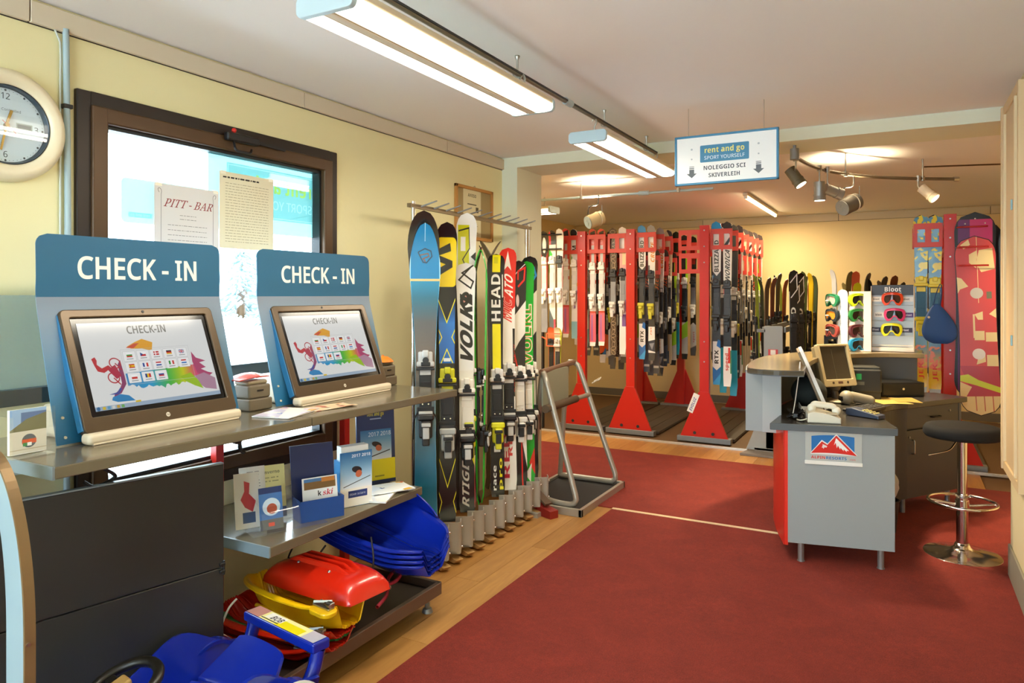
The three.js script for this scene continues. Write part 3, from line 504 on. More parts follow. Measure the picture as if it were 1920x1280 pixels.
function cardBox(label, p, top) {
  const t = thing('card_printer', label, 'printer', p);
  t.scale.setScalar(.8); part('body', [box(.12, .06, .15, 0, .03, 0, .008), box(.115, .07, .14, -.005, .095, 0, .012)], mat('#6a5f4c', .5), t);
  part('lid', box(.1, .022, .13, -.015, .139, 0, .01), mat('#84775e', .45), t);
  part('slot', box(.003, .008, .04, .0535, .1, 0), M.black, t);
  return t;
}
cardBox('small grey-brown ticket printer on the shelf between the two kiosks', [-2.33, SY + .001, -2.06]);
cardBox('small grey-brown ticket printer at the right end of the upper shelf', [-2.36, SY + .001, -2.93]);
{
  const t = thing('orange_cap', 'orange domed cap lying on the right-hand ticket printer', 'cap', [-2.36, SY + .122, -2.93]);
  part('dome', lathe([[0, .03], [.025, .027], [.045, .014], [.056, .002], [.056, 0], [.05, .0]], 20), mat('#e8821c', .5), t);
  part('button', ball(.006, 0, .031, 0), mat('#c86a10', .5), t);
  const b = thing('red_white_packet', 'red and white packet lying on the left ticket printer', 'packet', [-2.34, SY + .123, -2.03], .2);
  part('wrapper', sheet((u, v) => V((u - .5) * .09, .008 + .02 * Math.sin(u * 3) * Math.sin(v * 3.14), (.5 - v) * .19), 10, 14, .004), mat('#c8392e', .35), b);
  part('white_band', sheet((u, v) => V((u - .5) * .09, .011 + .02 * Math.sin(u * 3) * Math.sin((v * .25 + .7) * 3.14), (-.2 - v * .25) * .19), 8, 6, .004), M.white, b);
}
const magArt = (cols) => paint(128, 180, (c, w, h) => { c.fillStyle = cols[0]; c.fillRect(0, 0, w, h); let s = 3; for (let i = 0; i < 14; i++) { s = (s * 61 + 17) % 199; c.fillStyle = cols[1 + s % (cols.length - 1)]; c.save(); c.translate((s * 7) % w, (s * 13) % h); c.rotate(s); c.fillRect(-20, -8, 20 + s % 50, 10 + s % 16); c.restore(); } });
function flatPaper(label, p, turn, w, l, art, n = 1, cat = 'leaflet', name = 'leaflet', group) {
  const t = thing(name, label, cat, p, turn, group);
  part('cover', sheet((u, v) => V((u - .5) * w, .0012 * n + .002 * Math.sin(u * 5 + v * 3), (.5 - v) * l), 8, 8, .0008), printed(art, .3), t);
  if (n > 1) part('pages', box(w - .002, .0012 * n, l - .002, 0, .0006 * n - .0004, 0), M.white, t);
  return t;
}
const magA = magArt(['#d8cfe0', '#c84a5a', '#8a6fc0', '#e0a860', '#f0ece4', '#6f88c8']), magB = magArt(['#e4c8a0', '#d87a3a', '#f0e8d8', '#b04a3a', '#8c5a2c']), magC = magArt(['#eef2f6', '#2f6fb8', '#c83a2c', '#e8b02c', '#f4f4f0', '#204a8c']), magD = magArt(['#e8ecf4', '#3a7ac0', '#88b4dc', '#f0d040', '#ffffff']);
flatPaper('colourful magazine lying flat on the upper shelf in front of the ticket printer', [-2.13, SY + .002, -2.05], .25, .16, .23, magA, 3, 'magazine', 'magazine');
flatPaper('orange and white leaflet lying flat at the foot of the second kiosk', [-2.09, SY + .002, -2.25], -.2, .1, .21, magB, 1);
// ---------------------------------------------------------------- brochures on the lower shelf
const LS = .551;
function standing(name, label, cat, p, turn, w, h, lean, art, th = .003, bodyMat = M.white) {
  const t = thing(name, label, cat, p, turn); t.rotation.z = lean;
  part('cover', new THREE.PlaneGeometry(w, h).rotateY(Math.PI / 2).translate(th / 2 + .0004, h / 2, 0), printed(art, .35), t);
  part('pages', box(th, h, w - .001, 0, h / 2, 0), bodyMat, t);
  return t;
}
standing('leaflet', 'white leaflet with a red skier, leftmost on the lower shelf', 'leaflet', [-2.225, LS + .012, -1.945], -.5, .095, .21, .22, paint(100, 210, (c) => { c.fillStyle = '#d8d6d2'; c.fillRect(0, 0, 100, 210); c.fillStyle = '#b8283c'; c.beginPath(); c.moveTo(40, 30); c.lineTo(62, 40); c.lineTo(58, 80); c.lineTo(84, 110); c.lineTo(70, 150); c.lineTo(40, 130); c.lineTo(24, 100); c.lineTo(40, 70); c.fill(); c.fillStyle = '#33507c'; c.fillRect(30, 150, 50, 40); }));
standing('leaflet', 'white leaflet with small grey text behind the red skier leaflet', 'leaflet', [-2.262, LS + .03, -2.005], -.5, .1, .2, .22, paint(100, 210, (c) => { c.fillStyle = '#e2e2e2'; c.fillRect(0, 0, 100, 210); scribble(c, 30, 20, 50, 6, 12, '#7b8088', 4); }));
standing('leaflet', 'pale yellow-green leaflet in the clear holder on the lower shelf', 'leaflet', [-2.235, LS + .014, -2.085], -.5, .1, .21, .22, paint(100, 210, (c) => { c.fillStyle = '#cfca8e'; c.fillRect(0, 0, 100, 210); c.fillStyle = '#4a4d3a'; c.font = font(18, 'bold'); c.fillText('inverno', 14, 34); scribble(c, 14, 48, 60, 2, 14, '#7a7c58', 4); c.fillStyle = '#2f4a7c'; c.fillRect(0, 170, 100, 40); }));
standing('leaflet', 'small blue leaflet with an orange round picture, front of the clear holder', 'leaflet', [-2.14, LS + .01, -1.985], -.45, .09, .16, .2, paint(100, 180, (c) => { c.fillStyle = '#3f74b4'; c.fillRect(0, 0, 100, 180); c.fillStyle = '#203a70'; c.fillRect(0, 0, 100, 26); c.fillStyle = '#cfe2ee'; c.beginPath(); c.arc(52, 84, 38, 0, 7); c.fill(); c.fillStyle = '#b5523a'; c.beginPath(); c.arc(54, 92, 22, 0, 7); c.fill(); c.fillStyle = '#555a60'; c.fillRect(0, 136, 100, 44); c.fillStyle = '#d0392c'; c.fillRect(36, 150, 26, 16); }));
{
  const t = thing('leaflet_holder', 'clear curved acrylic leaflet holder at the left end of the lower shelf', 'holder', [-2.15, LS, -2.02], -.4);
  part('holder', [sheet((u, v) => { const a = u; return V(.06 - .1 * a * a, .002 + .11 * a + .02 * Math.sin(a * 3), .075 - .15 * v); }, 14, 4, .003), box(.16, .003, .3, -.03, .0016, -.04), place(box(.003, .2, .3, 0, .1, -.04), [-.095, 0, 0], [0, 0, .22])], M.clear, t);
}
{
  const t = thing('brochure_stand', 'navy blue card brochure stand, centre of the lower shelf', 'holder', [-2.13, LS, -2.22], -.45);
  const navy = mat('#1e2d5c', .4), nv2 = mat('#1b4484', .4);
  part('back', place(box(.004, .29, .185, 0, .145, 0), [-.03, 0, 0], [0, 0, .16]), navy, t);
  part('pocket', [box(.004, .085, .185, .055, .042, 0), box(.085, .085, .004, .012, .042, .091), box(.085, .085, .004, .012, .042, -.091), box(.085, .004, .18, .012, .002, 0)], nv2, t);
  const b = standing('brochure', 'brochure with a mountain village photo in the navy stand', 'brochure', [-2.115, LS + .006, -2.225], -.45, .15, .155, .14, paint(200, 210, (c, w, h) => { c.fillStyle = '#eceae6'; c.fillRect(0, 0, w, h); c.fillStyle = '#4a78a8'; c.fillRect(10, 6, 180, 30); c.fillStyle = '#7a5a34'; c.fillRect(10, 24, 180, 40); c.fillStyle = '#c8803a'; c.fillRect(110, 6, 76, 24); c.fillStyle = '#22201e'; c.font = font(38, 'bold'); c.fillText('k', 84, 104); c.fillStyle = '#c8283a'; c.font = 'italic bold 40px serif'; c.fillText('ski', 112, 104); }));
}
{
  const ski = (c, x, y, w, h) => { const g = c.createLinearGradient(0, y, 0, y + h); g.addColorStop(0, '#2c6ca4'); g.addColorStop(.6, '#9cc0d8'); g.addColorStop(1, '#e4eaee'); c.fillStyle = g; c.fillRect(x, y, w, h); c.fillStyle = '#26222a'; c.beginPath(); c.ellipse(x + w * .52, y + h * .5, w * .16, h * .09, .3, 0, 7); c.fill(); c.fillStyle = '#c86a4a'; c.beginPath(); c.ellipse(x + w * .58, y + h * .62, w * .1, h * .1, .3, 0, 7); c.fill(); c.strokeStyle = '#2c2c34'; c.lineWidth = 4; c.beginPath(); c.moveTo(x + w * .1, y + h * .95); c.lineTo(x + w * .95, y + h * .72); c.stroke(); };
  const t = thing('brochure_box', 'blue and white box with a ski jumper photo holding brochures', 'holder', [-2.115, LS, -2.42], -.4);
  const art = paint(200, 330, (c, w, h) => { ski(c, 0, 0, w, 220); c.fillStyle = '#efece4'; c.fillRect(0, 220, w, 110); c.fillStyle = '#2a3c78'; c.fillRect(50, 236, 120, 42); c.fillStyle = '#c8ccd8'; c.font = font(20); c.fillText('dove sciare', 58, 264, 104); c.fillStyle = '#e8eef4'; c.font = font(26, 'bold'); c.fillText('2017 2018', 70, 34); });
  part('front', new THREE.PlaneGeometry(.15, .235).rotateY(Math.PI / 2).translate(.0332, .1185, 0), printed(art, .35), t);
  part('body', [box(.06, .2, .15, 0, .1, 0), box(.004, .236, .15, .031, .118, 0)], mat('#3c86bc', .4), t);
  part('pages', box(.045, .09, .13, -.002, .215, 0, .003), M.white, t);
  const s = thing('poster_stand', 'tall navy and yellow poster card with ski jumper photo, back of lower shelf', 'poster', [-2.24, LS, -2.735], -.45);
  s.rotation.z = .06;
  const art2 = paint(200, 330, (c, w, h) => { c.fillStyle = '#1f3563'; c.fillRect(0, 0, w, h); c.fillStyle = '#d8cc3a'; c.font = font(24, 'bold'); c.textAlign = 'center'; c.fillText('rent and go', 100, 36, 90); c.fillStyle = '#9fb4d0'; c.fillRect(70, 46, 60, 5); ski(c, 18, 96, 164, 130); c.fillStyle = '#e2e8ee'; c.font = font(26); c.fillText('2017 2018', 120, 124); c.fillStyle = '#e8d81e'; c.fillRect(18, 226, 182, 90); c.fillStyle = '#9a8f1c'; c.fillRect(90, 296, 50, 6); });
  part('board', box(.008, .37, .2, 0, .185, 0), mat('#1f3563', .4), s);
  part('print', new THREE.PlaneGeometry(.198, .366).rotateY(Math.PI / 2).translate(.0046, .185, 0), printed(art2, .35), s);
  part('strut', place(box(.003, .26, .06, 0, .13, 0), [-.09, 0, 0], [0, 0, -.3]), mat('#2c3c60', .5), s);
}
flatPaper('white and blue leaflet stack lying flat beside the ski jumper box', [-2.1, LS + .001, -2.56], .4, .15, .21, magD, 6, 'leaflet', 'leaflet_stack');
flatPaper('red and blue leaflet lying flat at the right end of the lower shelf', [-2.11, LS + .012, -2.66], -.5, .15, .21, magC, 2);
// ---------------------------------------------------------------- acrylic sheet and dark rail on the wall left of the window
{
  const t = thing('wall_screen', 'clear sheet above a dark rail on the wall below the clock', 'screen');
  part('pane', span(LX + .03, LX + .034, 1.15, 1.468, -.4, -1.475), mat('#b4cbc4', .15, 0, { transparent: true, opacity: .4 }), t);
  part('rail', span(LX + .004, LX + .05, 1.095, 1.15, -.4, -1.475, .004), mat('#22343a', .4), t);
}
// ---------------------------------------------------------------- grey partition boards
{
  const a = [-2.40, -.61], b = [-2.142, -1.762], L = Math.hypot(b[0] - a[0], b[1] - a[1]), yaw = Math.atan2(-(b[1] - a[1]), b[0] - a[0]);
  const t = thing('room_divider', 'large dark grey two-part panel standing under the upper shelf', 'panel', [a[0], 0, a[1]], yaw);
  part('board', span(0, L, .492, .86, -.022, 0, .003), M.board, t); part('board', span(0, L, .03, .488, -.022, 0, .003), M.board, t);
  part('top_edge', span(0, L, .86, .866, -.023, .001, .002), mat('#8d989c', .35, .5), t);
  part('hinge', [box(.02, .012, .012, L - .008, .503, .004, .003), box(.02, .012, .012, L - .008, .477, .004, .003), cyl([L - .002, .465, .004], [L - .002, .515, .004], .004)], M.black, t);
  for (const x of [.15, L - .15]) part('foot', span(x - .05, x + .05, 0, .03, -.06, .04, .004), M.black, t);
  const pts = [[-2.05, .86], [-1.965, .98], [-1.93, .93]];
  const c = thing('curved_stand', 'curved metal frame bar with bronze edge at the lower left corner', 'frame', [0, 0, 0]);
  const path = (o) => { const s = []; for (let i = 0; i <= 22; i++) { const a2 = i / 22 * Math.PI / 2; s.push([-2.10 + (.19 + o) * Math.cos(Math.PI / 2 - a2 * 1) * 1, .62 + (.44 + o) * Math.sin(Math.PI / 2 - a2)]); } s.push([-1.91 + o, .0]); return s; };
  const mk = (o0, o1, d0, d1, m, n) => { const p = path(o0), q = path(o1); part(n, ext(poly([...p, ...q.reverse()]), d1 - d0).translate(0, 0, d0), m, c); };
  mk(-.085, -.003, -1.0, -.978, mat('#9db4be', .4, .2), 'inner_strip'); mk(-.003, .004, -1.002, -.976, mat('#8a6f4c', .4, .4), 'edge_band');
  part('screw', cyl([-1.91, .6, -.984], [-1.902, .6, -.984], .005), M.steel, c);
}
// ---------------------------------------------------------------- sled tray and sleds
{
  const t = thing('sled_tray', 'low brown steel tray on feet holding the plastic sleds', 'tray');
  part('tray_floor', span(-2.62, -1.88, .085, .1, -1.72, -2.76), mat('#3a3029', .5, .3), t);
  part('front_rail', span(-1.9, -1.876, .08, .135, -1.72, -2.76, .003), mat('#6f5a4c', .4, .3), t);
  part('side_rail', span(-2.62, -1.88, .08, .135, -2.745, -2.765, .003), mat('#5a4a3e', .4, .3), t); part('side_rail', span(-2.62, -1.88, .08, .135, -1.715, -1.735, .003), mat('#5a4a3e', .4, .3), t);
  for (const [x, z] of [[-1.93, -2.72], [-1.93, -1.78], [-2.55, -2.72], [-2.55, -1.78]]) { const f = part('foot', [cyl([x, .02, z], [x, .082, z], .012), cyl([x, 0, z], [x, .018, z], .026, .02)], M.zinc, t); part('bracket', box(.05, .05, .02, x, .09, z - .045, .002), M.redPanel, t); }
}
// tub sled along local +x (nose), width along z
function tub(L, W, Hs, nose, th = .005, flare = .18) {
  return sheet((u, v) => {
    const k = v * 2 - 1, s = Math.sign(k) * Math.pow(Math.abs(k), 1), e = Math.abs(s);
    const plan = Math.pow(Math.max(.001, Math.sin(Math.PI * Math.min(1, Math.max(0, .04 + u * .93)))), .32);
    const wall = THREE.MathUtils.smoothstep(e, .55, .9), rim = THREE.MathUtils.smoothstep(e, .9, .93);
    const zz = s * W / 2 * (e < .9 ? .82 + flare * wall : 1) * plan * (e < .55 ? .9 : 1);
    const end = THREE.MathUtils.smoothstep(u, .78, 1), back = 1 - THREE.MathUtils.smoothstep(u, 0, .14);
    const depth = Hs * (.85 + .15 * Math.sin(u * 3));
    let y = wall * depth + end * nose * (1 - wall * .4) + back * depth * .9 * (1 - wall);
    if (e < .5) y += .006 * Math.sin(e * 40);
    return V((u - .5) * L, Math.min(y, depth + nose * end) - rim * .006, zz);
  }, 40, 44, th);
}
function sled(name, label, m, p, rot, L = .74, W = .4, Hs = .12, nose = .04, group) {
  const t = thing(name, label, 'sled', p, rot[1], group); t.rotation.x = rot[0]; t.rotation.z = rot[2];
  part('tub', tub(L, W, Hs, nose), m, t);
  for (const s of [-1, 1]) part('runner', bent([[-L * .36, .0, s * W * .25], [L * .3, .0, s * W * .25], [L * .4, .03, s * W * .25]], .009, .03, 6), m, t);
  return t;
}
const brake = (t, x, y, z, s = 1) => part('brake', [box(.09, .008, .03, x, y, z, .003), cyl([x - .03, y + .006, z - .015], [x + .05, y + .014, z + .012], .006), box(.03, .02, .02, x + .03, y + .01, z - .006, .004), bar([x - .04, y + .01, z + .012], [x + .03, y + .02, z - .016], .008, .006)], M.steel, t);
const s1 = sled('plastic_sled', 'red plastic sled lying lowest in the tray, under the others', M.sledRed, [-2.17, .108, -2.05], [0, .05, 0], .6, .4, .06, .03); brake(s1, .24, .06, .12);
const s2 = sled('plastic_sled', 'dark green plastic sled between the two red ones in the tray', M.sledGreen, [-2.17, .13, -2.1], [0, 0, 0], .58, .38, .06, .03); brake(s2, .22, .06, .1);
const s3 = sled('plastic_sled', 'red plastic sled just under the yellow tub in the tray', M.sledRed, [-2.16, .152, -2.07], [0, .04, 0], .6, .4, .06, .03); brake(s3, .24, .06, .1);
const s4 = sled('plastic_sled', 'yellow tub sled under the upturned red sled', M.sledYellow, [-2.1, .205, -2.12], [0, -.12, -.02], .54, .36, .12, .02);
part('handle', ext(rrect(.11, .07, .03), .018, .004).rotateX(-Math.PI / 2).translate(.25, .1, .12), M.sledYellow, s4); brake(s4, .24, .122, .11);
{ // upturned red sled: convex back with ribs
  const t = thing('plastic_sled', 'red sled lying upside down on the yellow tub', 'sled', [-2.07, .288, -2.2], -.12); t.rotation.z = .04;
  const f = (u, v, k = 0) => { const a = u * 2 - 1, b = v * 2 - 1, sa = Math.max(0, 1 - Math.pow(Math.abs(a), 5)), sb = Math.max(0, 1 - Math.pow(Math.abs(b), 4)); return V(a * .27, .085 * Math.pow(sa * sb, .5) + k, b * .125 * (.82 + .18 * Math.pow(Math.max(0, 1 - a * a), .4))); };
  part('shell', sheet((u, v) => f(u, v), 40, 30, .005), M.sledRed, t);
  for (const s of [-.45, 0, .45]) part('rib', sheet((u, v) => { const a = .16 + u * .68, b = .5 + (s * .62 + (v - .5) * .13) * .5, p = f(a, b); p.y += .02 * Math.sin(Math.PI * v) * Math.min(1, 6 * u, 6 * (1 - u)); return p; }, 24, 8, .004), M.sledRed, t);
  for (const [x, z] of [[-.1, .05], [.1, .06], [.14, -.04], [-.12, -.05]]) part('bolt', ball(.007, x, .085, z, 8), M.steel, t);
}
// stack of four blue high-backed sleds, nose toward the room
const stackNames = ['lowest', 'second from below', 'third from below', 'topmost'];
for (let i = 0; i < 4; i++) {
  const t = thing('bob_sled', `blue bob sled with high back, ${stackNames[i]} of the leaning stack of four`, 'sled', [-2.15 - i * .006, .3 + i * .019, -2.6 - i * .006], -.06, null);
  t.rotation.z = -.2; t.rotation.x = .16;
  part('tub', tub(.72, .42, .1, .03, .005, .2), M.sledBlue, t);
  part('seat_back', sheet((u, v) => { const k = v * 2 - 1; return V(-.16 + .05 * u - .09 * k * k * (1 - u * .3) - .02, .02 + u * (.17 - .06 * k * k), k * .155); }, 14, 18, .006), M.sledBlue, t);
  if (i === 3) { part('side_hump', sheet((u, v) => V(-.12 + .36 * u, .08 + v * .1 * Math.pow(Math.sin(Math.PI * (.12 + .84 * u)), .7), -.19 + .02 * v), 20, 8, .006), M.sledBlue, t); part('rear_handle', bent([[-.26, .08, -.12], [-.28, .18, -.12], [-.28, .18, .12], [-.26, .08, .12]], .016, .05), M.sledBlue, t); }
}
single('cord', [tube([[-2.3, .44, -2.3], [-2.28, .34, -2.2], [-2.2, .31, -2.22], [-2.16, .4, -2.3]], .004, 30, 6), tube([[-1.98, .44, -2.38], [-1.95, .36, -2.36], [-1.94, .3, -2.34], [-1.95, .24, -2.36]], .004, 30, 6)], M.black, 'black pull cord hanging off the blue sled stack', 'cord');
single('cord', tube([[-1.98, .21, -2.42], [-1.94, .22, -2.5], [-1.96, .25, -2.58], [-2.0, .24, -2.62], [-2.02, .2, -2.55], [-1.96, .17, -2.46], [-1.93, .16, -2.36]], .008, 60, 8), M.ropeRed, 'dark red pull rope coiled behind the tray rail', 'rope');
single('cord', tube([[-2.02, .19, -2.36], [-1.97, .23, -2.38], [-1.95, .21, -2.46], [-1.99, .17, -2.5], [-2.05, .18, -2.44]], .006, 50, 8), M.rope, 'white pull rope lying beside the dark red rope', 'rope');
single('cord', tube([[-2.19, .33, -1.86], [-2.2, .3, -1.83], [-2.22, .23, -1.81], [-2.23, .18, -1.8]], .004, 20, 6), M.rope, 'thin white cord hanging from the yellow tub sled', 'cord');
// ---------------------------------------------------------------- steerable bob sled in front
{
  const t = thing('steering_bob', 'large blue steerable bob sled with black wheel on the floor in front', 'sled', [-1.95, .0, -1.43], -.16);
  // local -z = back of the sled, +z = nose
  const side = (s) => sheet((u, v) => { const z = -.36 + u * .78, hump = .22 + .1 * Math.exp(-Math.pow((z + .12) / .13, 2)) - .05 * THREE.MathUtils.smoothstep(z, .1, .4); return V(s * (.17 + .05 * v - .06 * Math.max(0, u - .6)), .05 + (hump - .05) * v, z); }, 30, 10, .012);
  part('side_wall', side(-1), M.sledBlue, t); part('side_wall', side(1), M.sledBlue, t);
  part('seat', sheet((u, v) => { const k = v * 2 - 1, q = u; const z = .34 - q * .66, y = .1 + .2 * Math.pow(Math.max(0, q - .45) / .55, 2.2) + .012 * Math.max(0, Math.sin(q * 34)) * (q < .8 ? 1 : 0) - .02 * (1 - k * k); return V(k * (.185 - .06 * Math.pow(Math.max(0, q - .72) / .28, 2)), y - .02 * Math.pow(Math.abs(k), 4) * q, z + .03 * k * k); }, 60, 16, .01), M.sledBlue, t);
  part('hull', sheet((u, v) => { const k = v * 2 - 1; return V(k * .2 * (1 - .35 * u * u), .03 + .05 * k * k + .1 * u * u * u, -.36 + .86 * u); }, 24, 14, .012), M.sledBlue, t);
  part('rear_bar', [box(.41, .035, .07, 0, .305, -.385, .008), ...[-1, 1].map((s) => bent([[s * .185, .29, -.385], [s * .185, .23, -.37], [s * .18, .13, -.31]], .024, .05))], M.sledBlue, t);
  const art = paint(512, 64, (c, w, h) => { c.fillStyle = '#c08a80'; c.fillRect(0, 0, w, h); c.fillStyle = '#efe9a0'; c.fillRect(100, 0, 320, h); c.fillStyle = '#e8d818'; c.fillRect(220, 20, 180, 44); c.fillStyle = '#f2f2ea'; c.fillRect(120, 6, 120, 40); c.fillStyle = '#1a1a1a'; c.fillRect(104, 50, 130, 5); c.font = 'italic bold 40px sans-serif'; c.fillText('BOB', 150, 44); c.fillStyle = '#b8b4c0'; c.fillRect(420, 0, 92, h); });
  part('sticker', new THREE.PlaneGeometry(.39, .056).rotateX(-Math.PI / 2).translate(0, .3235, -.385), printed(art, .3), t);
  const fender = (s) => { const f = part('fender', sheet((u, v) => { const a = Math.PI * (.02 + .96 * u); return V(s * (.2 + .12 * v), .02 + .23 * Math.sin(a), -.24 - .15 * Math.cos(a)); }, 24, 8, .012), M.sledBlue, t); part('decal', sheet((u, v) => { const a = Math.PI * (.15 + .6 * u); return V(s * (.25 + .04 * v), .03 + .23 * Math.sin(a), -.24 - .158 * Math.cos(a)); }, 16, 3, .001), mat('#d8d8c8', .35), f); part('fender_face', ext(poly(Array.from({ length: 17 }, (_, i) => [-.15 * Math.cos(Math.PI * i / 16), .02 + .228 * Math.sin(Math.PI * i / 16)])), .01).rotateY(-Math.PI / 2 * 1).translate(s * .32 + .005, 0, -.24), M.sledBlue, f); };
  fender(1); fender(-1);
  const wh = new THREE.TorusGeometry(.1, .016, 10, 30).rotateX(-.5).rotateY(0);
  part('steering_wheel', [place(wh, [0, .335, .16], [-.75, 0, 0]), place(join(box(.16, .03, .014, 0, 0, 0, .006), box(.03, .09, .014, 0, -.045, 0, .006)), [0, .335, .16], [-1.25, 0, 0])], mat('#17140f', .35), t);
  part('wheel_hub', place(box(.05, .05, .02, 0, 0, .01, .008), [0, .338, .162], [-1.25, 0, 0]), mat('#a8854c', .4), t);
  part('column', cyl([0, .08, .3], [0, .33, .155], .014), M.black, t);
  part('runner', [bent([[.14, .02, -.4], [.14, .012, .3], [.14, .08, .46]], .014, .1), bent([[-.14, .02, -.4], [-.14, .012, .3], [-.14, .08, .46]], .014, .1)], M.sledBlue, t);
}
// ---------------------------------------------------------------- skis
// local: tail at y = 0, tip at y = L, top face +z
function blade(L, w, o = {}) {
  const { waist = .66, tail = .84, rise = .07, th = .011, tipLen = .1, point = 2.2, n = 34, tailRise = .012 } = o, st = [];
  for (let i = 0; i <= n; i++) {
    const t = 1 - Math.pow(1 - i / n, 1.35), y = t * L, tl = tipLen / L;
    let h = t < .45 ? waist + (tail - waist) * Math.pow((.45 - t) / .45, 2) : waist + (1 - waist) * Math.pow(Math.min(1, (t - .45) / (.55 - tl)), 2);
    if (t > 1 - tl) h = Math.pow(Math.max(0, 1 - Math.pow((t - 1 + tl) / tl, point)), 1 / 2.1);
    if (t < .012) h *= .8 + .2 * Math.sqrt(t / .012);
    const z = (t > .86 ? rise * Math.pow((t - .86) / .14, 2) : 0) + (t < .05 ? tailRise * Math.pow((.05 - t) / .05, 2) : 0);
    st.push([Math.max(.0004, h * w / 2), y, z, th * (t > .9 || t < .06 ? .6 : 1)]);
  }
  const pos = [], uv = [], quad = (a, b, c, d) => { for (const p of [a, b, c, a, c, d]) { pos.push(p[0], p[1], p[2]); uv.push(.5 + p[0] / w, p[1] / L); } };
  for (let i = 0; i < n; i++) {
    const [h0, y0, z0, t0] = st[i], [h1, y1, z1, t1] = st[i + 1];
    quad([-h0, y0, z0 + t0], [h0, y0, z0 + t0], [h1, y1, z1 + t1], [-h1, y1, z1 + t1]);
    quad([h0, y0, z0], [-h0, y0, z0], [-h1, y1, z1], [h1, y1, z1]);
    quad([h0, y0, z0 + t0], [h0, y0, z0], [h1, y1, z1], [h1, y1, z1 + t1]);
    quad([-h0, y0, z0], [-h0, y0, z0 + t0], [-h1, y1, z1 + t1], [-h1, y1, z1]);
  }
  const [h0, y0, z0, t0] = st[0]; quad([-h0, y0, z0], [h0, y0, z0], [h0, y0, z0 + t0], [-h0, y0, z0 + t0]);
  const g = new THREE.BufferGeometry(); g.setAttribute('position', new THREE.Float32BufferAttribute(pos, 3)); g.setAttribute('uv', new THREE.Float32BufferAttribute(uv, 2));
  return toCreasedNormals(g, .5);
}
const geoCache = new Map();
function bindingGeos(w) {
  const k = w.toFixed(3); if (geoCache.has(k)) return geoCache.get(k);
  const toe = join(box(w * .78, .075, .03, 0, .045, .028, .01), box(w * .95, .03, .034, 0, .015, .032, .01), box(w * .34, .04, .022, 0, .07, .046, .008), box(w * .6, .04, .012, 0, -.025, .018, .003));
  const heel = join(box(w * .7, .1, .04, 0, -.05, .034, .012), box(w * .86, .035, .03, 0, .012, .05, .01), box(w * .4, .075, .02, 0, -.1, .06, .008), box(w * .5, .03, .05, 0, -.02, .06, .01));
  const r = { toe, heel, plate: join(box(w * .66, .42, .012, 0, 0, .013, .003), box(w * .5, .1, .006, 0, .02, .021, .002)), brake: join(...[-1, 1].map((s) => bent([[s * w * .4, .02, .02], [s * w * .62, -.02, .016], [s * w * .66, -.13, -.02]], .004, .02, 5)), box(w * .9, .05, .008, 0, .02, .018, .003)) };
  geoCache.set(k, r); return r;
}
function buildSki(t, L, w, top, o = {}) {
  const { plate = '#17171a', toe = '#17171a', heel = '#17171a', mount = .37, edge, simple } = o;
  part('ski_blade', blade(L, w, o), top, t);
  if (o.bare) return t;
  const b = bindingGeos(o.bw || w * (o.waist || .66) * 1.25);
  if (!simple) part('binding_plate', b.plate, mat(plate, .4), t).position.y = L * mount;
  part('toe_binding', b.toe, mat(toe, .35), t).position.y = L * mount + .15;
  part('heel_binding', b.heel, mat(heel, .35), t).position.y = L * mount - .13;
  part('brake', b.brake, M.black, t).position.y = L * mount - .11;
  const bw = (o.bw || w * (o.waist || .66) * 1.25), alt = toe[1] > '9' || toe[1] >= 'a' ? '#19191b' : '#d9d6ce', alt2 = heel[1] >= 'a' ? '#1c1c1e' : '#c9c6be', y0 = L * mount;
  part('toe_wing', [box(bw * .5, .022, .012, 0, y0 + .165, .05, .004), cyl([0, y0 + .185, .052], [0, y0 + .185, .064], bw * .17, bw * .17, 14), box(bw * .98, .012, .03, 0, y0 + .138, .026, .004)], mat(alt, .4), t);
  part('heel_lever', [box(bw * .34, .06, .012, 0, y0 - .2, .074, .004), box(bw * .5, .02, .016, 0, y0 - .155, .084, .005), box(bw * .74, .014, .028, 0, y0 - .095, .03, .003)], mat(alt2, .4), t);
  part('screw', [-1, 1].flatMap((s2) => [.06, .0, -.05].map((d) => cyl([s2 * bw * .16, y0 + d, .018], [s2 * bw * .16, y0 + d, .0235], .004, .004, 8))), M.chrome, t);
  return t;
}
// art: vertical canvas, top = tip
const skiMat = (t) => printed(t, .22, { clearcoat: .5, clearcoatRoughness: .15 });
const skiArt = (f, w = 128, h = 1024) => skiMat(paint(w, h, f));
// the same with the first `cut` rows of art squeezed to the share k
const skiArtK = (k, f, cut = 640) => skiMat(paint(128, 1024, (c, w, h) => { const a = canvas(w, h, f); c.drawImage(a, 0, 0, w, cut, 0, 0, w, cut * k); c.drawImage(a, 0, cut, w, h - cut, 0, cut * k, w, h - cut * k); }));
function up(c, text, x, y, size, color, opt = {}) {      // lettering running from tail to tip
  c.save(); c.translate(x, y); c.rotate(-Math.PI / 2); if (opt.skew) c.transform(1, 0, -opt.skew, 1, 0, 0); c.fillStyle = color; c.font = `${opt.style || 'bold'} ${size}px sans-serif`; c.textBaseline = 'middle';
  if (opt.len) { const m = c.measureText(text).width; c.scale(opt.len / m, opt.high || 1); }
  c.fillText(text, 0, 0); if (opt.stroke) { c.strokeStyle = opt.stroke; c.lineWidth = opt.sw || 3; c.strokeText(text, 0, 0); } c.restore();
}
const pgon = (c, col, pts) => { c.fillStyle = col; c.beginPath(); pts.forEach((p, i) => (i ? c.lineTo(...p) : c.moveTo(...p))); c.closePath(); c.fill(); };
const pline = (c, col, lw, pts) => { c.strokeStyle = col; c.lineWidth = lw; c.beginPath(); pts.forEach((p, i) => (i ? c.lineTo(...p) : c.moveTo(...p))); c.stroke(); };
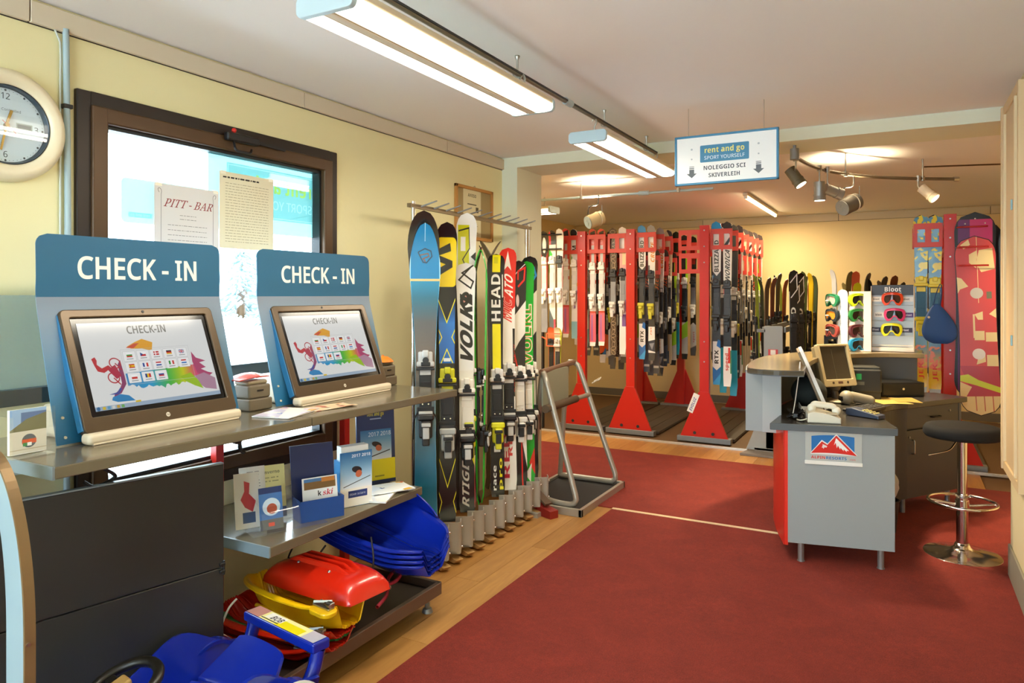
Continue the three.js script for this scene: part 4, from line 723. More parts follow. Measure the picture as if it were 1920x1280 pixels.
const fill = (c, col, w, h) => { c.fillStyle = col; c.fillRect(0, 0, w, h); };
const A = {
  blueTour: skiArt((c, w, h) => { fill(c, '#1a7cae', w, h); const g = c.createLinearGradient(0, 190, 0, h); g.addColorStop(0, '#1b84ac'); g.addColorStop(.07, '#2a6a80'); g.addColorStop(.17, '#55575a'); g.addColorStop(.34, '#6d5a50'); g.addColorStop(.5, '#4a5c66'); g.addColorStop(.75, '#1c6f8c'); g.addColorStop(1, '#1290b0'); c.fillStyle = g; pgon(c, g, [[8, 192], [120, 192], [104, 420], [102, 640], [108, h], [20, h], [26, 640], [24, 420]]); pline(c, '#bfe6ea', 3, [[6, 0], [4, 192], [22, 430], [24, 640], [16, h]]); pline(c, '#bfe6ea', 3, [[122, 0], [124, 192], [106, 430], [104, 640], [112, h]]); c.fillStyle = '#d9b878'; c.fillRect(0, 186, w, 8); pline(c, '#cfeaf2', 2, [[64, 0], [64, 60]]); pline(c, '#203a48', 4, [[36, 96], [64, 84], [88, 92], [92, 110], [70, 132], [56, 130], [36, 96]]); pline(c, '#7c5644', 4, [[44, 106], [76, 100], [80, 110], [56, 118], [66, 128]]); c.fillStyle = '#e8eef0'; c.fillRect(44, 470, 40, 12); pgon(c, '#6aa8c0', [[62, 470], [66, 470], [65, 440]]); }, 128, 1024),
  xWing: skiArtK(0.86, (c, w, h) => { fill(c, '#16161a', w, h); c.fillStyle = '#f2d413'; c.beginPath(); c.roundRect(6, 58, 118, 200, 24); c.fill(); c.fillStyle = '#16161a'; c.beginPath(); c.moveTo(0, 110); c.lineTo(86, 80); c.lineTo(92, 112); c.lineTo(20, 130); c.lineTo(100, 152); c.lineTo(100, 178); c.lineTo(0, 220); c.lineTo(0, 190); c.lineTo(60, 166); c.lineTo(0, 150); c.fill(); up(c, 'SALOMON', 6, 292, 24, '#f2d413', { len: 0 }); fill2(c); function fill2() { const g = c.createLinearGradient(0, 300, 0, 560); g.addColorStop(0, '#1a2a48'); g.addColorStop(.4, '#2f78c4'); g.addColorStop(1, '#1a5fae'); c.fillStyle = g; c.fillRect(0, 310, w, 270); } pgon(c, '#16161a', [[14, 300], [114, 300], [64, 400]]); pline(c, '#e8dc30', 5, [[8, 300], [64, 402], [120, 300]]); pline(c, '#e8dc30', 5, [[8, 420], [34, 462], [8, 500]]); pline(c, '#e8dc30', 5, [[120, 420], [94, 462], [120, 500]]); pline(c, '#e8dc30', 5, [[14, 590], [64, 510], [114, 590]]); c.fillStyle = '#d9dde0'; c.fillRect(44, 545, 42, 14); c.fillStyle = '#16161a'; c.fillRect(0, 566, w, h - 566); pline(c, '#f0e020', 4, [[8, 840], [64, 930], [120, 840]]); pline(c, '#f0e020', 4, [[4, 930], [30, 970], [4, 1020]]); pline(c, '#f0e020', 4, [[124, 930], [98, 970], [124, 1020]]); c.fillStyle = '#f2d413'; c.fillRect(0, 300, 10, 200); c.fillStyle = '#c8392c'; c.fillRect(0, 500, 10, 60); c.fillStyle = '#1d64b0'; c.fillRect(0, 560, 12, 300); }),
  volkl: skiArtK(0.7, (c, w, h) => { fill(c, '#e9e7e0', w, h); pline(c, '#1b1b1d', 9, [[100, 20], [20, 100], [96, 150], [112, 110], [40, 60], [112, 14]]); c.fillStyle = '#1b1b1d'; c.beginPath(); c.ellipse(58, 215, 30, 44, .3, 0, 7); c.fill(); c.fillStyle = '#c88a80'; c.beginPath(); c.ellipse(58, 215, 9, 22, .3, 0, 7); c.fill(); up(c, 'VOLKL', 66, 600, 104, '#1b1b1d', { len: 420, skew: .25, style: 'italic bold', stroke: '#1b1b1d', sw: 5 }); c.fillStyle = '#e4e0d4'; c.fillRect(0, 640, w, 384); c.fillStyle = '#1b1b1d'; c.fillRect(0, 850, w, 174); up(c, 'RTIGER', 56, 1010, 60, '#cfcabc', { len: 150, skew: .25 }); pgon(c, '#e6dc18', [[70, 850], [128, 800], [128, 920]]); c.fillStyle = '#b83a3a'; c.fillRect(110, 900, 18, 124); }),
  yellowWhite: skiArt((c, w, h) => { fill(c, '#e6e4de', w, h); c.fillStyle = '#c8ca18'; c.fillRect(10, 40, 70, 250); pline(c, '#2a2a24', 5, [[14, 60], [78, 50], [84, 120], [40, 160], [84, 220], [20, 220]]); c.fillStyle = '#efeee8'; c.fillRect(28, 80, 30, 50); c.fillStyle = '#d8d020'; c.fillRect(14, 230, 40, 300); pline(c, '#50504a', 4, [[54, 230], [54, 600]]); pgon(c, '#26262a', [[90, 150], [128, 130], [128, 170]]); pgon(c, '#26262a', [[96, 190], [128, 176], [128, 210]]); c.fillStyle = '#d0443c'; c.fillRect(104, 260, 14, 40); c.fillStyle = '#17171a'; c.fillRect(0, 760, w, 264); pgon(c, '#f0e420', [[10, 790], [60, 770], [120, 800], [60, 860], [80, 1024], [20, 1024]]); pgon(c, '#e8e6dc', [[30, 880], [110, 840], [100, 1024], [40, 1024]]); }),
  head: skiArtK(0.66, (c, w, h) => { fill(c, '#191919', w, h); c.fillStyle = '#f0e416'; c.fillRect(38, 6, 58, 110); c.fillStyle = '#cfc92a'; c.fillRect(48, 20, 30, 40); c.fillStyle = '#191919'; c.fillRect(0, 116, w, 330); up(c, 'HEAD', 64, 446, 92, '#e8e6de', { len: 325 }); c.fillStyle = '#dcd6c6'; c.fillRect(108, 130, 8, 150); c.fillStyle = '#f0e416'; c.fillRect(36, 452, 60, 330); c.fillStyle = '#8b8a80'; c.fillRect(52, 690, 28, 10); c.fillStyle = '#191919'; c.fillRect(0, 780, w, 244); c.fillStyle = '#5d7c80'; c.fillRect(40, 850, 46, 56); c.fillStyle = '#e8e6de'; c.fillRect(40, 890, 46, 16); up(c, 'race', 44, 1010, 36, '#e8e6de', { len: 70 }); up(c, 'pro', 86, 1010, 34, '#e8dc20', { len: 90 }); }),
  atomic: skiArtK(0.64, (c, w, h) => { fill(c, '#d9281e', w, h); pgon(c, '#f2ece0', [[64, 20], [92, 150], [64, 120], [36, 150]]); pgon(c, '#ece6da', [[0, 500], [128, 380], [128, 1024], [0, 1024]]); up(c, 'ATO', 72, 330, 84, '#f4efe4', { len: 150, skew: .3, style: 'italic bold' }); up(c, 'MIC', 60, 500, 90, '#d9281e', { len: 160, skew: .3, style: 'italic bold', stroke: '#f4efe4', sw: 2 }); up(c, 'RED', 70, 940, 44, '#c83a34', { len: 90 }); c.fillStyle = '#191919'; c.fillRect(96, 540, 26, 240); up(c, 'DOUBLEDECK', 109, 770, 20, '#c83a2c'); c.fillStyle = '#8e8c88'; c.fillRect(50, 690, 30, 16); up(c, 'RED', 44, 1000, 60, '#b8283a', { len: 130 }); }),
  bwr: skiArtK(0.8, (c, w, h) => { fill(c, '#221f1f', w, h); pline(c, '#e8e4da', 5, [[20, 100], [60, 60], [112, 20]]); pline(c, '#dc2a22', 12, [[62, 110], [62, 60], [112, 40], [108, 110], [62, 150]]); c.fillStyle = '#e0c8c0'; c.beginPath(); c.ellipse(58, 230, 12, 36, 0, 0, 7); c.fill(); pgon(c, '#e6dfce', [[0, 350], [128, 220], [128, 400], [64, 470], [30, 520], [0, 440]]); pgon(c, '#221f1f', [[64, 480], [100, 440], [128, 480], [128, 760], [40, 560]]); pline(c, '#dc2a22', 10, [[0, 430], [70, 680], [80, 1024]]); c.fillStyle = '#d8d6ce'; c.fillRect(44, 690, 26, 40); pgon(c, '#e6dfce', [[70, 850], [128, 800], [128, 1000]]); }),
  green: skiArtK(0.78, (c, w, h) => { fill(c, '#12a022', w, h); c.fillStyle = '#eae0cc'; c.fillRect(0, 230, 44, 300); up(c, 'VOLKL', 66, 620, 96, '#12a022', { len: 360, stroke: '#efe2cc', sw: 12 }); up(c, 'VOLKL', 66, 620, 96, '#12a022', { len: 360, stroke: '#e07a3a', sw: 3 }); c.fillStyle = '#e8e4d8'; c.fillRect(40, 740, 30, 14); c.fillStyle = '#c8d83a'; c.fillRect(60, 690, 8, 8); pgon(c, '#d03a2a', [[70, 960], [120, 900], [128, 1010]]); pgon(c, '#eae4d8', [[40, 1000], [90, 960], [80, 1024]]); }),
  blackBlue: skiArtK(0.8, (c, w, h) => { fill(c, '#1b1a1c', w, h); pline(c, '#2a86c8', 14, [[40, 130], [100, 70], [116, 110], [50, 190]]); pgon(c, '#e2dac4', [[0, 300], [128, 190], [128, 420], [70, 480], [0, 560]]); pline(c, '#2a86c8', 8, [[20, 440], [90, 640]]); up(c, 'edwards', 62, 1010, 60, '#dcd8cc', { len: 190 }); }),
  blackTip: skiArt((c, w, h) => { fill(c, '#241d18', w, h); c.fillStyle = '#c8d030'; c.fillRect(0, 200, 8, 600); }, 64, 512),
  greenEdge: skiArt((c, w, h) => { fill(c, '#1c1c18', w, h); c.fillStyle = '#2fae2c'; c.fillRect(0, 0, 14, h); c.fillRect(50, 0, 14, h); }, 64, 512),
};
// ---------------------------------------------------------------- free-standing rack along the left wall
{
  const t = thing('ski_stand', 'thin steel stand with peg rail behind the front row of skis', 'rack');
  part('post', cyl([-2.44, 0, -3.3], [-2.44, 2.0, -3.3], .013), M.chrome, t); part('post', cyl([-2.42, 0, -4.66], [-2.42, 1.985, -4.66], .013), M.chrome, t);
  part('post', cyl([-2.42, 0, -4.7], [-2.42, 1.985, -4.7], .009), M.steel, t);
  part('top_rail', [bar([-2.44, 1.975, -3.26], [-2.42, 1.96, -4.72], .026, .022)], mat('#7c6a4e', .4, .4), t);
  for (let i = 0; i < 11; i++) { const z = -3.36 - i * .125; part('peg', cyl([-2.43, 1.975, z], [-2.33, 2.005, z - .02], .006, .004, 8), M.satin, t); }
  part('base_rail', [span(-2.28, -2.2, .05, .075, -3.1, -4.42), span(-2.46, -2.2, 0, .03, -3.12, -3.16), span(-2.46, -2.1, 0, .03, -4.2, -4.26)], M.bracket, t);
  for (let i = 0; i < 11; i++) {
    const z = -3.16 - i * .122, x = -2.165;
    const sh = new THREE.Shape(); sh.moveTo(-.045, -.04); sh.lineTo(.03, -.04); sh.quadraticCurveTo(.052, -.04, .052, -.018); sh.lineTo(.052, .04); sh.lineTo(.046, .04); sh.lineTo(.046, -.02); sh.quadraticCurveTo(.045, -.034, .028, -.034); sh.lineTo(-.045, -.034); sh.closePath();
    const b = part('bracket', place(join(ext(sh, .17).rotateX(-Math.PI / 2), span(-.048, .045, 0, .012, -.035, .04)), [x, .062, z], [0, .55, 0]), M.bracket, t);
    part('screw', [.03, .14].map((y) => ball(.007, x + .052, .062 + y, z - .022, 8)), M.chrome, b);
    part('foot_board', place(ext(poly([[-.12, 0], [.06, 0], [.085, .022], [.02, .03], [-.12, .03]]), .05, .003).translate(0, 0, -.025), [x - .02, .008, z - .02], [0, -.35, 0]), mat('#b98f58', .5), b);
  }
}
{ // pairs: [z at the tail, length, width, art, options, label, phi]
  const rack = (name, z, L, w, top, o, phi, lean, label, x = -2.235, y = .2) => { const t = thing('ski', label, 'ski', [x, y, z], phi); t.rotation.x = -lean; t.scale.setScalar(1); return buildSki(t, L, w, top, o); };
  const P = .66, lean = .07;
  rack('s', -3.135, 1.66, .172, A.blueTour, { tipLen: .26, point: 1.5, waist: .62, tail: .76, plate: '#1b1b1d', toe: '#b8b6b2', heel: '#1c1a1a', bw: .1, mount: .44, rise: .05 }, P, lean, 'wide blue touring ski with brown centre, frontmost of the standing row');
  rack('s', -3.16, 1.73, .176, A.blackTip, { tipLen: .2, waist: .62, bare: 1, rise: .06 }, P, lean, 'dark ski whose black tip shows above the blue touring ski', -2.262);
  rack('s', -3.345, 1.68, .122, A.xWing, { tipLen: .1, plate: '#202024', toe: '#c8c414', heel: '#a9a9a4', waist: .7 }, P, lean, 'black ski with large yellow emblem and blue crossed pattern');
  rack('s', -3.235, 1.66, .12, mat('#1d3348', .3), { tipLen: .1, bare: 1, waist: .7 }, P, lean, 'dark navy ski standing between the blue touring ski and the yellow emblem ski', -2.33);
  rack('s', -3.55, 1.46, .12, A.volkl, { tipLen: .06, point: 3, plate: '#e4ded0', toe: '#ece6d8', heel: '#19181a', waist: .7, rise: .03 }, P, lean, 'white ski with big slanted black lettering, square tip');
  rack('s', -3.6, 1.76, .125, A.yellowWhite, { tipLen: .09, plate: '#e0dccc', toe: '#d8d4c8', heel: '#c8c83c', waist: .7 }, P, lean, 'tallest white and yellow ski behind the white lettered ski', -2.26);
  rack('s', -3.72, 1.56, .1, A.greenEdge, { tipLen: .12, plate: '#1a1a1a', heel: '#22221e', rise: .05 }, P + 1.3, .015, 'black ski with green edges seen from the side, left of the pair', -2.27);
  rack('s', -3.77, 1.57, .1, A.greenEdge, { tipLen: .12, plate: '#1a1a1a', heel: '#22221e', rise: .05 }, P - 1.7, .015, 'black ski with green edges seen from the side, nearer the black and yellow ski', -2.25);
  rack('s', -3.91, 1.53, .114, A.head, { tipLen: .06, point: 3, plate: '#1b1b1b', toe: '#d4d0c8', heel: '#d8d424', waist: .7, rise: .04 }, P, lean, 'black ski with white block letters and a yellow stripe');
  rack('s', -4.05, 1.62, .09, mat('#4a3c26', .4), { bare: 1, tipLen: .12, rise: .09 }, P - 1.35, .02, 'dark ski whose curved tip fans out left behind the red tip', -2.38);
  rack('s', -4.08, 1.62, .09, mat('#54452a', .4), { bare: 1, tipLen: .12, rise: .09 }, P + 1.35, .02, 'dark ski whose curved tip fans out right behind the red tip', -2.38);
  rack('s', -4.085, 1.58, .118, A.atomic, { tipLen: .07, point: 2.6, plate: '#1c1a1c', toe: '#dcd8d0', heel: '#232024', waist: .7, rise: .04 }, P, lean, 'red-tipped ski with a white star and slanted lettering', -2.245);
  rack('s', -4.215, 1.5, .118, A.bwr, { tipLen: .07, point: 2.6, plate: '#ddd4c2', toe: '#ece6da', heel: '#d8d2c8', waist: .7, rise: .04 }, P, lean, 'black and cream ski with red line and red corner mark');
  rack('s', -4.315, 1.5, .112, A.green, { tipLen: .07, point: 2.6, plate: '#ddd4c2', toe: '#e4dccc', heel: '#cfcac2', waist: .72, rise: .04 }, P, lean, 'bright green ski with cream and orange lettering', -2.225);
  rack('s', -4.41, 1.54, .118, A.blackBlue, { tipLen: .07, point: 2.6, plate: '#d4ccb8', toe: '#e8e2d4', heel: '#dcd6cc', waist: .72, rise: .04 }, P, lean, 'black and cream ski with blue corner mark, last of the standing row', -2.25);
  for (const [k, z, L, c, tx] of [[1, -3.36, 1.5, '#30341c', 'behind the crossed-pattern ski'], [2, -3.53, 1.42, '#2a1d18', 'behind the white lettered ski'], [3, -4.1, 1.4, '#1b1b1b', 'behind the black and cream ski'], [4, -4.2, 1.42, '#343434', 'behind the green ski']]) { const t = rack('s', z, L, .1, mat(c, .35), { tipLen: .08, toe: '#1d1d1d', heel: '#2a2a2a' }, P + Math.PI + (k ? 0 : 1.1), -lean, 'second ski of a pair turned to the wall ' + tx, -2.3); }
}
// ---------------------------------------------------------------- boot bench: tube frame on a rubber tray
{
  const t = thing('boot_bench', 'grey tube frame bench on a black rubber tray right of the standing skis', 'bench');
  part('tray', [span(-2.12, -1.85, .0, .05, -4.35, -4.375, .003), span(-2.38, -1.85, 0, .05, -5.165, -5.19, .003), span(-1.875, -1.85, 0, .05, -4.35, -5.19, .003), span(-2.4, -2.375, 0, .05, -4.5, -5.19, .003)], M.tubeGrey, t);
  part('mat', slab([[-1.875, -4.375], [-2.1, -4.375], [-2.1, -4.52], [-2.375, -4.52], [-2.375, -5.165], [-1.875, -5.165]], .012, .03), M.rubber, t);
  part('side_frame', bent([[-2.34, .055, -4.55], [-2.06, .055, -4.41], [-1.9, .055, -4.41], [-2.17, .9, -4.46], [-2.24, .93, -4.56], [-2.34, .055, -4.58]], .021, .07), M.tubeGrey, t);
  part('side_frame', bent([[-2.36, .055, -5.12], [-1.88, .055, -5.12], [-2.21, .94, -5.12], [-2.3, .95, -5.12], [-2.36, .055, -5.12]], .021, .07), M.tubeGrey, t);
  part('top_bar', cyl([-2.22, .925, -4.5], [-2.24, .945, -5.12], .02), mat('#7a5a44', .4), t);
  part('hand_roll', cyl([-2.13, .69, -4.38], [-2.13, .695, -4.9], .028), M.handle, t);
  part('cross_tube', cyl([-2.13, .695, -4.9], [-2.115, .7, -5.12], .017), M.tubeGrey, t);
  part('seat_panel', ext(rrect(.44, .26, .03), .014, .004).rotateY(Math.PI / 2).translate(-2.22, .8, -4.72), mat('#9a9a82', .55), t);
  part('hook', bent([[-2.09, .79, -5.12], [-2.03, .82, -5.12], [-2.03, .835, -5.16], [-2.09, .8, -5.16]], .004, .01), M.cream, t);
}
{
  const t = thing('wedge_block', 'red and dark wooden wedge on the floor at the end of the ski stand', 'wedge', [-2.12, 0, -4.3], -.4);
  part('block', ext(poly([[-.12, 0], [.13, 0], [.13, .05], [.05, .06], [-.12, .14]]), .07, .003).translate(0, 0, -.035), mat('#8c1f16', .5), t);
  part('top_board', place(box(.16, .016, .06, 0, 0, 0, .003), [.0, .115, 0], [0, 0, -.45]), mat('#5a4534', .5), t);
}
// ---------------------------------------------------------------- red rental racks with hanging skis
const small = (f) => skiArt(f, 48, 640);
const B = {
  blizzard: small((c, w, h) => { fill(c, '#e9e8e4', w, h); c.fillStyle = '#2d8fcc'; c.fillRect(0, 0, w, 40); up(c, 'BLIZZARD', 24, 200, 28, '#1a1a1c', { len: 128 }); pgon(c, '#3a3d42', [[0, 190], [24, 214], [48, 190], [48, 470], [0, 470]]); pgon(c, '#2d8fcc', [[0, 200], [10, 214], [0, 240]]); pgon(c, '#1f68b4', [[30, 462], [48, 470], [48, 500], [24, 488]]); up(c, 'RTX', 24, 560, 26, '#1a1a1c', { len: 56 }); pgon(c, '#2b6fb6', [[0, 566], [24, 584], [48, 566], [48, h], [0, h]]); pgon(c, '#2f9ad6', [[0, h], [48, 590], [48, h]]); }),
  cruze: small((c, w, h) => { fill(c, '#eceae4', w, h); c.fillStyle = '#8d8b8a'; c.beginPath(); c.arc(24, 20, 30, 0, 7); c.fill(); up(c, 'CRUZE', 30, 176, 30, '#e08a3a', { len: 96, skew: .25 }); c.fillStyle = '#5c5e62'; c.fillRect(0, 190, 14, 60); c.fillStyle = '#34363b'; c.fillRect(0, 280, w, 200); up(c, 'CRZ', 24, 520, 20, '#e0622a'); c.fillStyle = '#e8e6e0'; c.fillRect(24, 480, 24, 60); pgon(c, '#3b4250', [[0, 550], [48, 540], [48, 600], [0, 590]]); pgon(c, '#8e929c', [[10, 560], [40, 556], [26, 590]]); c.fillStyle = '#32353c'; c.fillRect(0, 604, w, 40); }),
  cruzeDark: small((c, w, h) => { fill(c, '#2a282a', w, h); c.fillStyle = '#8f1f1c'; c.fillRect(6, 50, 36, 100); up(c, 'CRUZE', 26, 260, 32, '#c8552a', { len: 110, skew: .25 }); pgon(c, '#3c4250', [[0, 540], [48, 520], [48, 640], [0, 640]]); c.fillStyle = '#c0bdb6'; c.fillRect(8, 600, 30, 12); }),
  nordica: small((c, w, h) => { fill(c, '#eeeae6', w, h); pgon(c, '#3a3434', [[0, 0], [48, 0], [48, 60], [0, 20]]); pgon(c, '#1c1a1a', [[8, 90], [34, 60], [40, 70], [20, 96]]); up(c, 'NORDICA', 24, 230, 30, '#1c1a1a', { len: 120, skew: .3, style: 'italic bold' }); pgon(c, '#d83030', [[0, 240], [16, 270], [0, 290]]); c.fillStyle = '#2a2a2c'; c.fillRect(0, 285, w, 200); up(c, 'speed', 20, 580, 20, '#c8352c', { len: 70 }); c.fillStyle = '#3a8a5c'; c.fillRect(38, 500, 10, 90); c.fillStyle = '#d83a2c'; c.fillRect(28, 490, 10, 60); }),
  nordicaBeige: small((c, w, h) => { fill(c, '#d6c6a8', w, h); pgon(c, '#3c3a3a', [[14, 0], [48, 0], [48, 60]]); c.fillStyle = '#b8352a'; c.fillRect(0, 80, 28, 70); up(c, 'NORDICA', 22, 270, 26, '#1c1a1a', { len: 110, skew: .3, style: 'italic bold' }); c.fillStyle = '#26262a'; c.fillRect(0, 330, w, 170); c.fillStyle = '#b9a686'; c.fillRect(0, 500, w, 140); c.fillStyle = '#2d5f8c'; c.fillRect(6, 580, 20, 60); }),
  kidRed: small((c, w, h) => { fill(c, '#d6473e', w, h); pgon(c, '#22201f', [[10, 20], [40, 10], [40, 50], [10, 50]]); c.fillStyle = '#c8c8cc'; c.fillRect(14, 90, 18, 150); c.fillStyle = '#ececec'; c.fillRect(0, 240, w, 40); c.fillStyle = '#e9e6e2'; c.fillRect(0, 300, w, 150); pgon(c, '#e26a7c', [[0, 460], [48, 460], [48, 620], [0, 620]]); c.fillStyle = '#b06aa0'; c.fillRect(14, 470, 12, 140); c.fillStyle = '#f2efe8'; c.fillRect(0, 618, w, 22); }),
  kidWhite: small((c, w, h) => { fill(c, '#e9e7e4', w, h); c.fillStyle = '#222022'; c.beginPath(); c.arc(20, 24, 22, 0, 7); c.fill(); up(c, 'M', 24, 130, 40, '#1c1c1e'); for (let i = 0; i < 14; i++) { c.fillStyle = ['#7ac078', '#9a8ac8', '#60a8b8', '#d8d058'][i % 4]; c.fillRect((i * 17) % 40, 160 + i * 22, 10, 18); } c.fillStyle = '#8ec4d0'; c.fillRect(0, 540, w, 100); }),
  greyTail: small((c, w, h) => { fill(c, '#b8b5b0', w, h); c.fillStyle = '#1d1d20'; c.fillRect(0, 0, w, 480); c.fillStyle = '#8a1f1c'; c.fillRect(8, 60, 30, 90); pgon(c, '#d8d6d2', [[0, 480], [24, 462], [48, 480], [48, 580], [0, 600]]); up(c, 'sport', 26, 570, 18, '#c8706a', { len: 60 }); pgon(c, '#55575c', [[0, 604], [48, 584], [48, h], [0, h]]); }),
  lime: small((c, w, h) => { fill(c, '#c4c3be', w, h); c.fillStyle = '#222226'; c.fillRect(0, 0, w, 450); c.fillStyle = '#a8d82c'; c.fillRect(30, 60, 18, 220); pgon(c, '#9ad030', [[0, 470], [48, 440], [48, 520], [0, 540]]); c.fillStyle = '#2a2a2e'; c.fillRect(0, 612, w, 40); }),
  teal: small((c, w, h) => { fill(c, '#1b97b4', w, h); c.fillStyle = '#1f2226'; c.fillRect(0, 0, w, 470); c.fillStyle = '#dfdcd4'; c.fillRect(4, 300, 40, 20); }),
  orangeBlue: small((c, w, h) => { fill(c, '#201f22', w, h); pgon(c, '#e8602a', [[0, 500], [48, 500], [48, 580], [0, 600]]); pgon(c, '#3a78b8', [[48, 560], [48, 620], [20, 600]]); c.fillStyle = '#dcdcdc'; c.fillRect(0, 600, w, 40); c.fillStyle = '#d83a2c'; c.fillRect(4, 60, 40, 180); c.fillStyle = '#e8dcc4'; c.fillRect(10, 90, 26, 60); }),
  whitePink: small((c, w, h) => { fill(c, '#f0eeec', w, h); c.fillStyle = '#e8aaa6'; c.fillRect(0, 120, w, 90); c.fillStyle = '#f6d8a8'; c.fillRect(20, 130, 20, 60); pgon(c, '#c8a0d0', [[0, 400], [48, 360], [48, 430]]); c.fillStyle = '#7a5aa0'; c.fillRect(20, 440, 28, 60); }),
  pattern: small((c, w, h) => { fill(c, '#4a3a30', w, h); c.strokeStyle = '#b8a088'; c.lineWidth = 2; for (let i = 0; i < 30; i++) { c.beginPath(); c.ellipse(24, 20 + i * 21, 14, 8, i, 0, 7); c.stroke(); } }),
  hookRed: small((c, w, h) => { fill(c, '#d84038', w, h); pgon(c, '#1e1e20', [[0, 0], [48, 0], [48, 120], [24, 220], [0, 120]]); c.fillStyle = '#e8e4e0'; c.beginPath(); c.ellipse(24, 90, 12, 50, 0, 0, 7); c.fill(); c.fillStyle = '#8f9299'; c.fillRect(0, 420, w, 220); }),
  hookGreen: small((c, w, h) => { fill(c, '#e6e6e2', w, h); c.fillStyle = '#242226'; c.fillRect(14, 0, 34, 90); c.fillStyle = '#d8283c'; c.fillRect(0, 0, 14, 90); c.fillStyle = '#3fc84a'; pgon(c, '#3fc84a', [[0, 110], [24, 150], [10, 260], [0, 280]]); pgon(c, '#5a6a70', [[0, 480], [48, 600], [48, 640], [0, 640]]); c.fillStyle = '#e8526a'; c.fillRect(34, 560, 14, 80); }),
  hookWhite: small((c, w, h) => { fill(c, '#ecebe8', w, h); c.fillStyle = '#e6b8bc'; c.fillRect(0, 230, w, 130); c.fillStyle = '#f2f2f2'; c.fillRect(0, 420, w, 220); }),
  kidV: small((c, w, h) => { fill(c, '#e8ecd0', w, h); c.fillStyle = '#d8e04a'; c.fillRect(38, 0, 10, h); up(c, 'U', 24, 180, 44, '#38404c'); up(c, 'ATV', 24, 560, 34, '#3a424a', { len: 130 }); }),
  kidOrange: small((c, w, h) => { fill(c, '#e8774a', w, h); c.fillStyle = '#f0e4d8'; c.fillRect(6, 60, 30, 10); c.fillRect(6, 160, 36, 8); c.fillRect(6, 420, 30, 60); }),
  paintedA: skiArt((c, w, h) => { fill(c, '#5d9cc4', w, h); let s = 9; const b = (n, col, y0, y1, r) => { for (let i = 0; i < n; i++) { s = (s * 73 + 29) % 997; c.fillStyle = col; c.beginPath(); c.ellipse((s * 7) % w, y0 + (s * 13) % (y1 - y0), r + s % 10, r * .7 + s % 14, s, 0, 7); c.fill(); } }; b(22, '#ead84a', 0, 130, 7); b(16, '#6aaed0', 60, 340, 8); b(12, '#e8d844', 150, 300, 6); b(14, '#3f78a8', 300, 420, 6); c.fillStyle = '#2f6f9c'; c.fillRect(0, 350, w, 170); const g = c.createLinearGradient(0, 590, 0, 800); g.addColorStop(0, '#4a7890'); g.addColorStop(.3, '#d8a832'); g.addColorStop(1, '#ecd820'); c.fillStyle = g; c.fillRect(0, 590, w, 210); b(18, '#e87a3a', 590, 690, 4); up(c, 'JEK', 32, 735, 24, '#d8482c', { len: 70 }); c.fillStyle = '#a8b8b8'; c.fillRect(0, 776, w, 24); }, 64, 800),
};
const plateGeo = (() => { const s = rrect(.215, .205, .006); for (const k of [-1, 1]) s.holes.push(rrect(.058, .112, .004, k * .052, -.004)); return ext(s, .005, .001); })();
const ordW = ['front', 'second', 'third', 'fourth', 'fifth', 'sixth', 'seventh', 'eighth', 'last'];
let bladeCache = new Map();
const hangBlade = (L, w) => { const k = L.toFixed(2) + w.toFixed(3); if (!bladeCache.has(k)) bladeCache.set(k, blade(L, w, { n: 24, tipLen: .065, point: 2.8, waist: .74, rise: .035 })); return bladeCache.get(k); };
function hangSki(label, art, x, top, z, L, w, yaw, o = {}, group) {
  const t = thing('ski', label, 'ski', [x, top - L, z], yaw, group); t.rotation.x = o.lean ?? rr(-.012, .004);
  part('ski_blade', hangBlade(L, w), art, t); const b = bindingGeos(w * .95), m = L * (o.mount || .5);
  part('binding_plate', b.plate, mat(o.plate || '#1b1b1e', .4), t).position.y = m - .01;
  part('toe_binding', b.toe, mat(o.toe || '#232326', .35), t).position.y = m + .15;
  part('heel_binding', b.heel, mat(o.heel || '#1d1d20', .35), t).position.y = m - .14;
  return t;
}
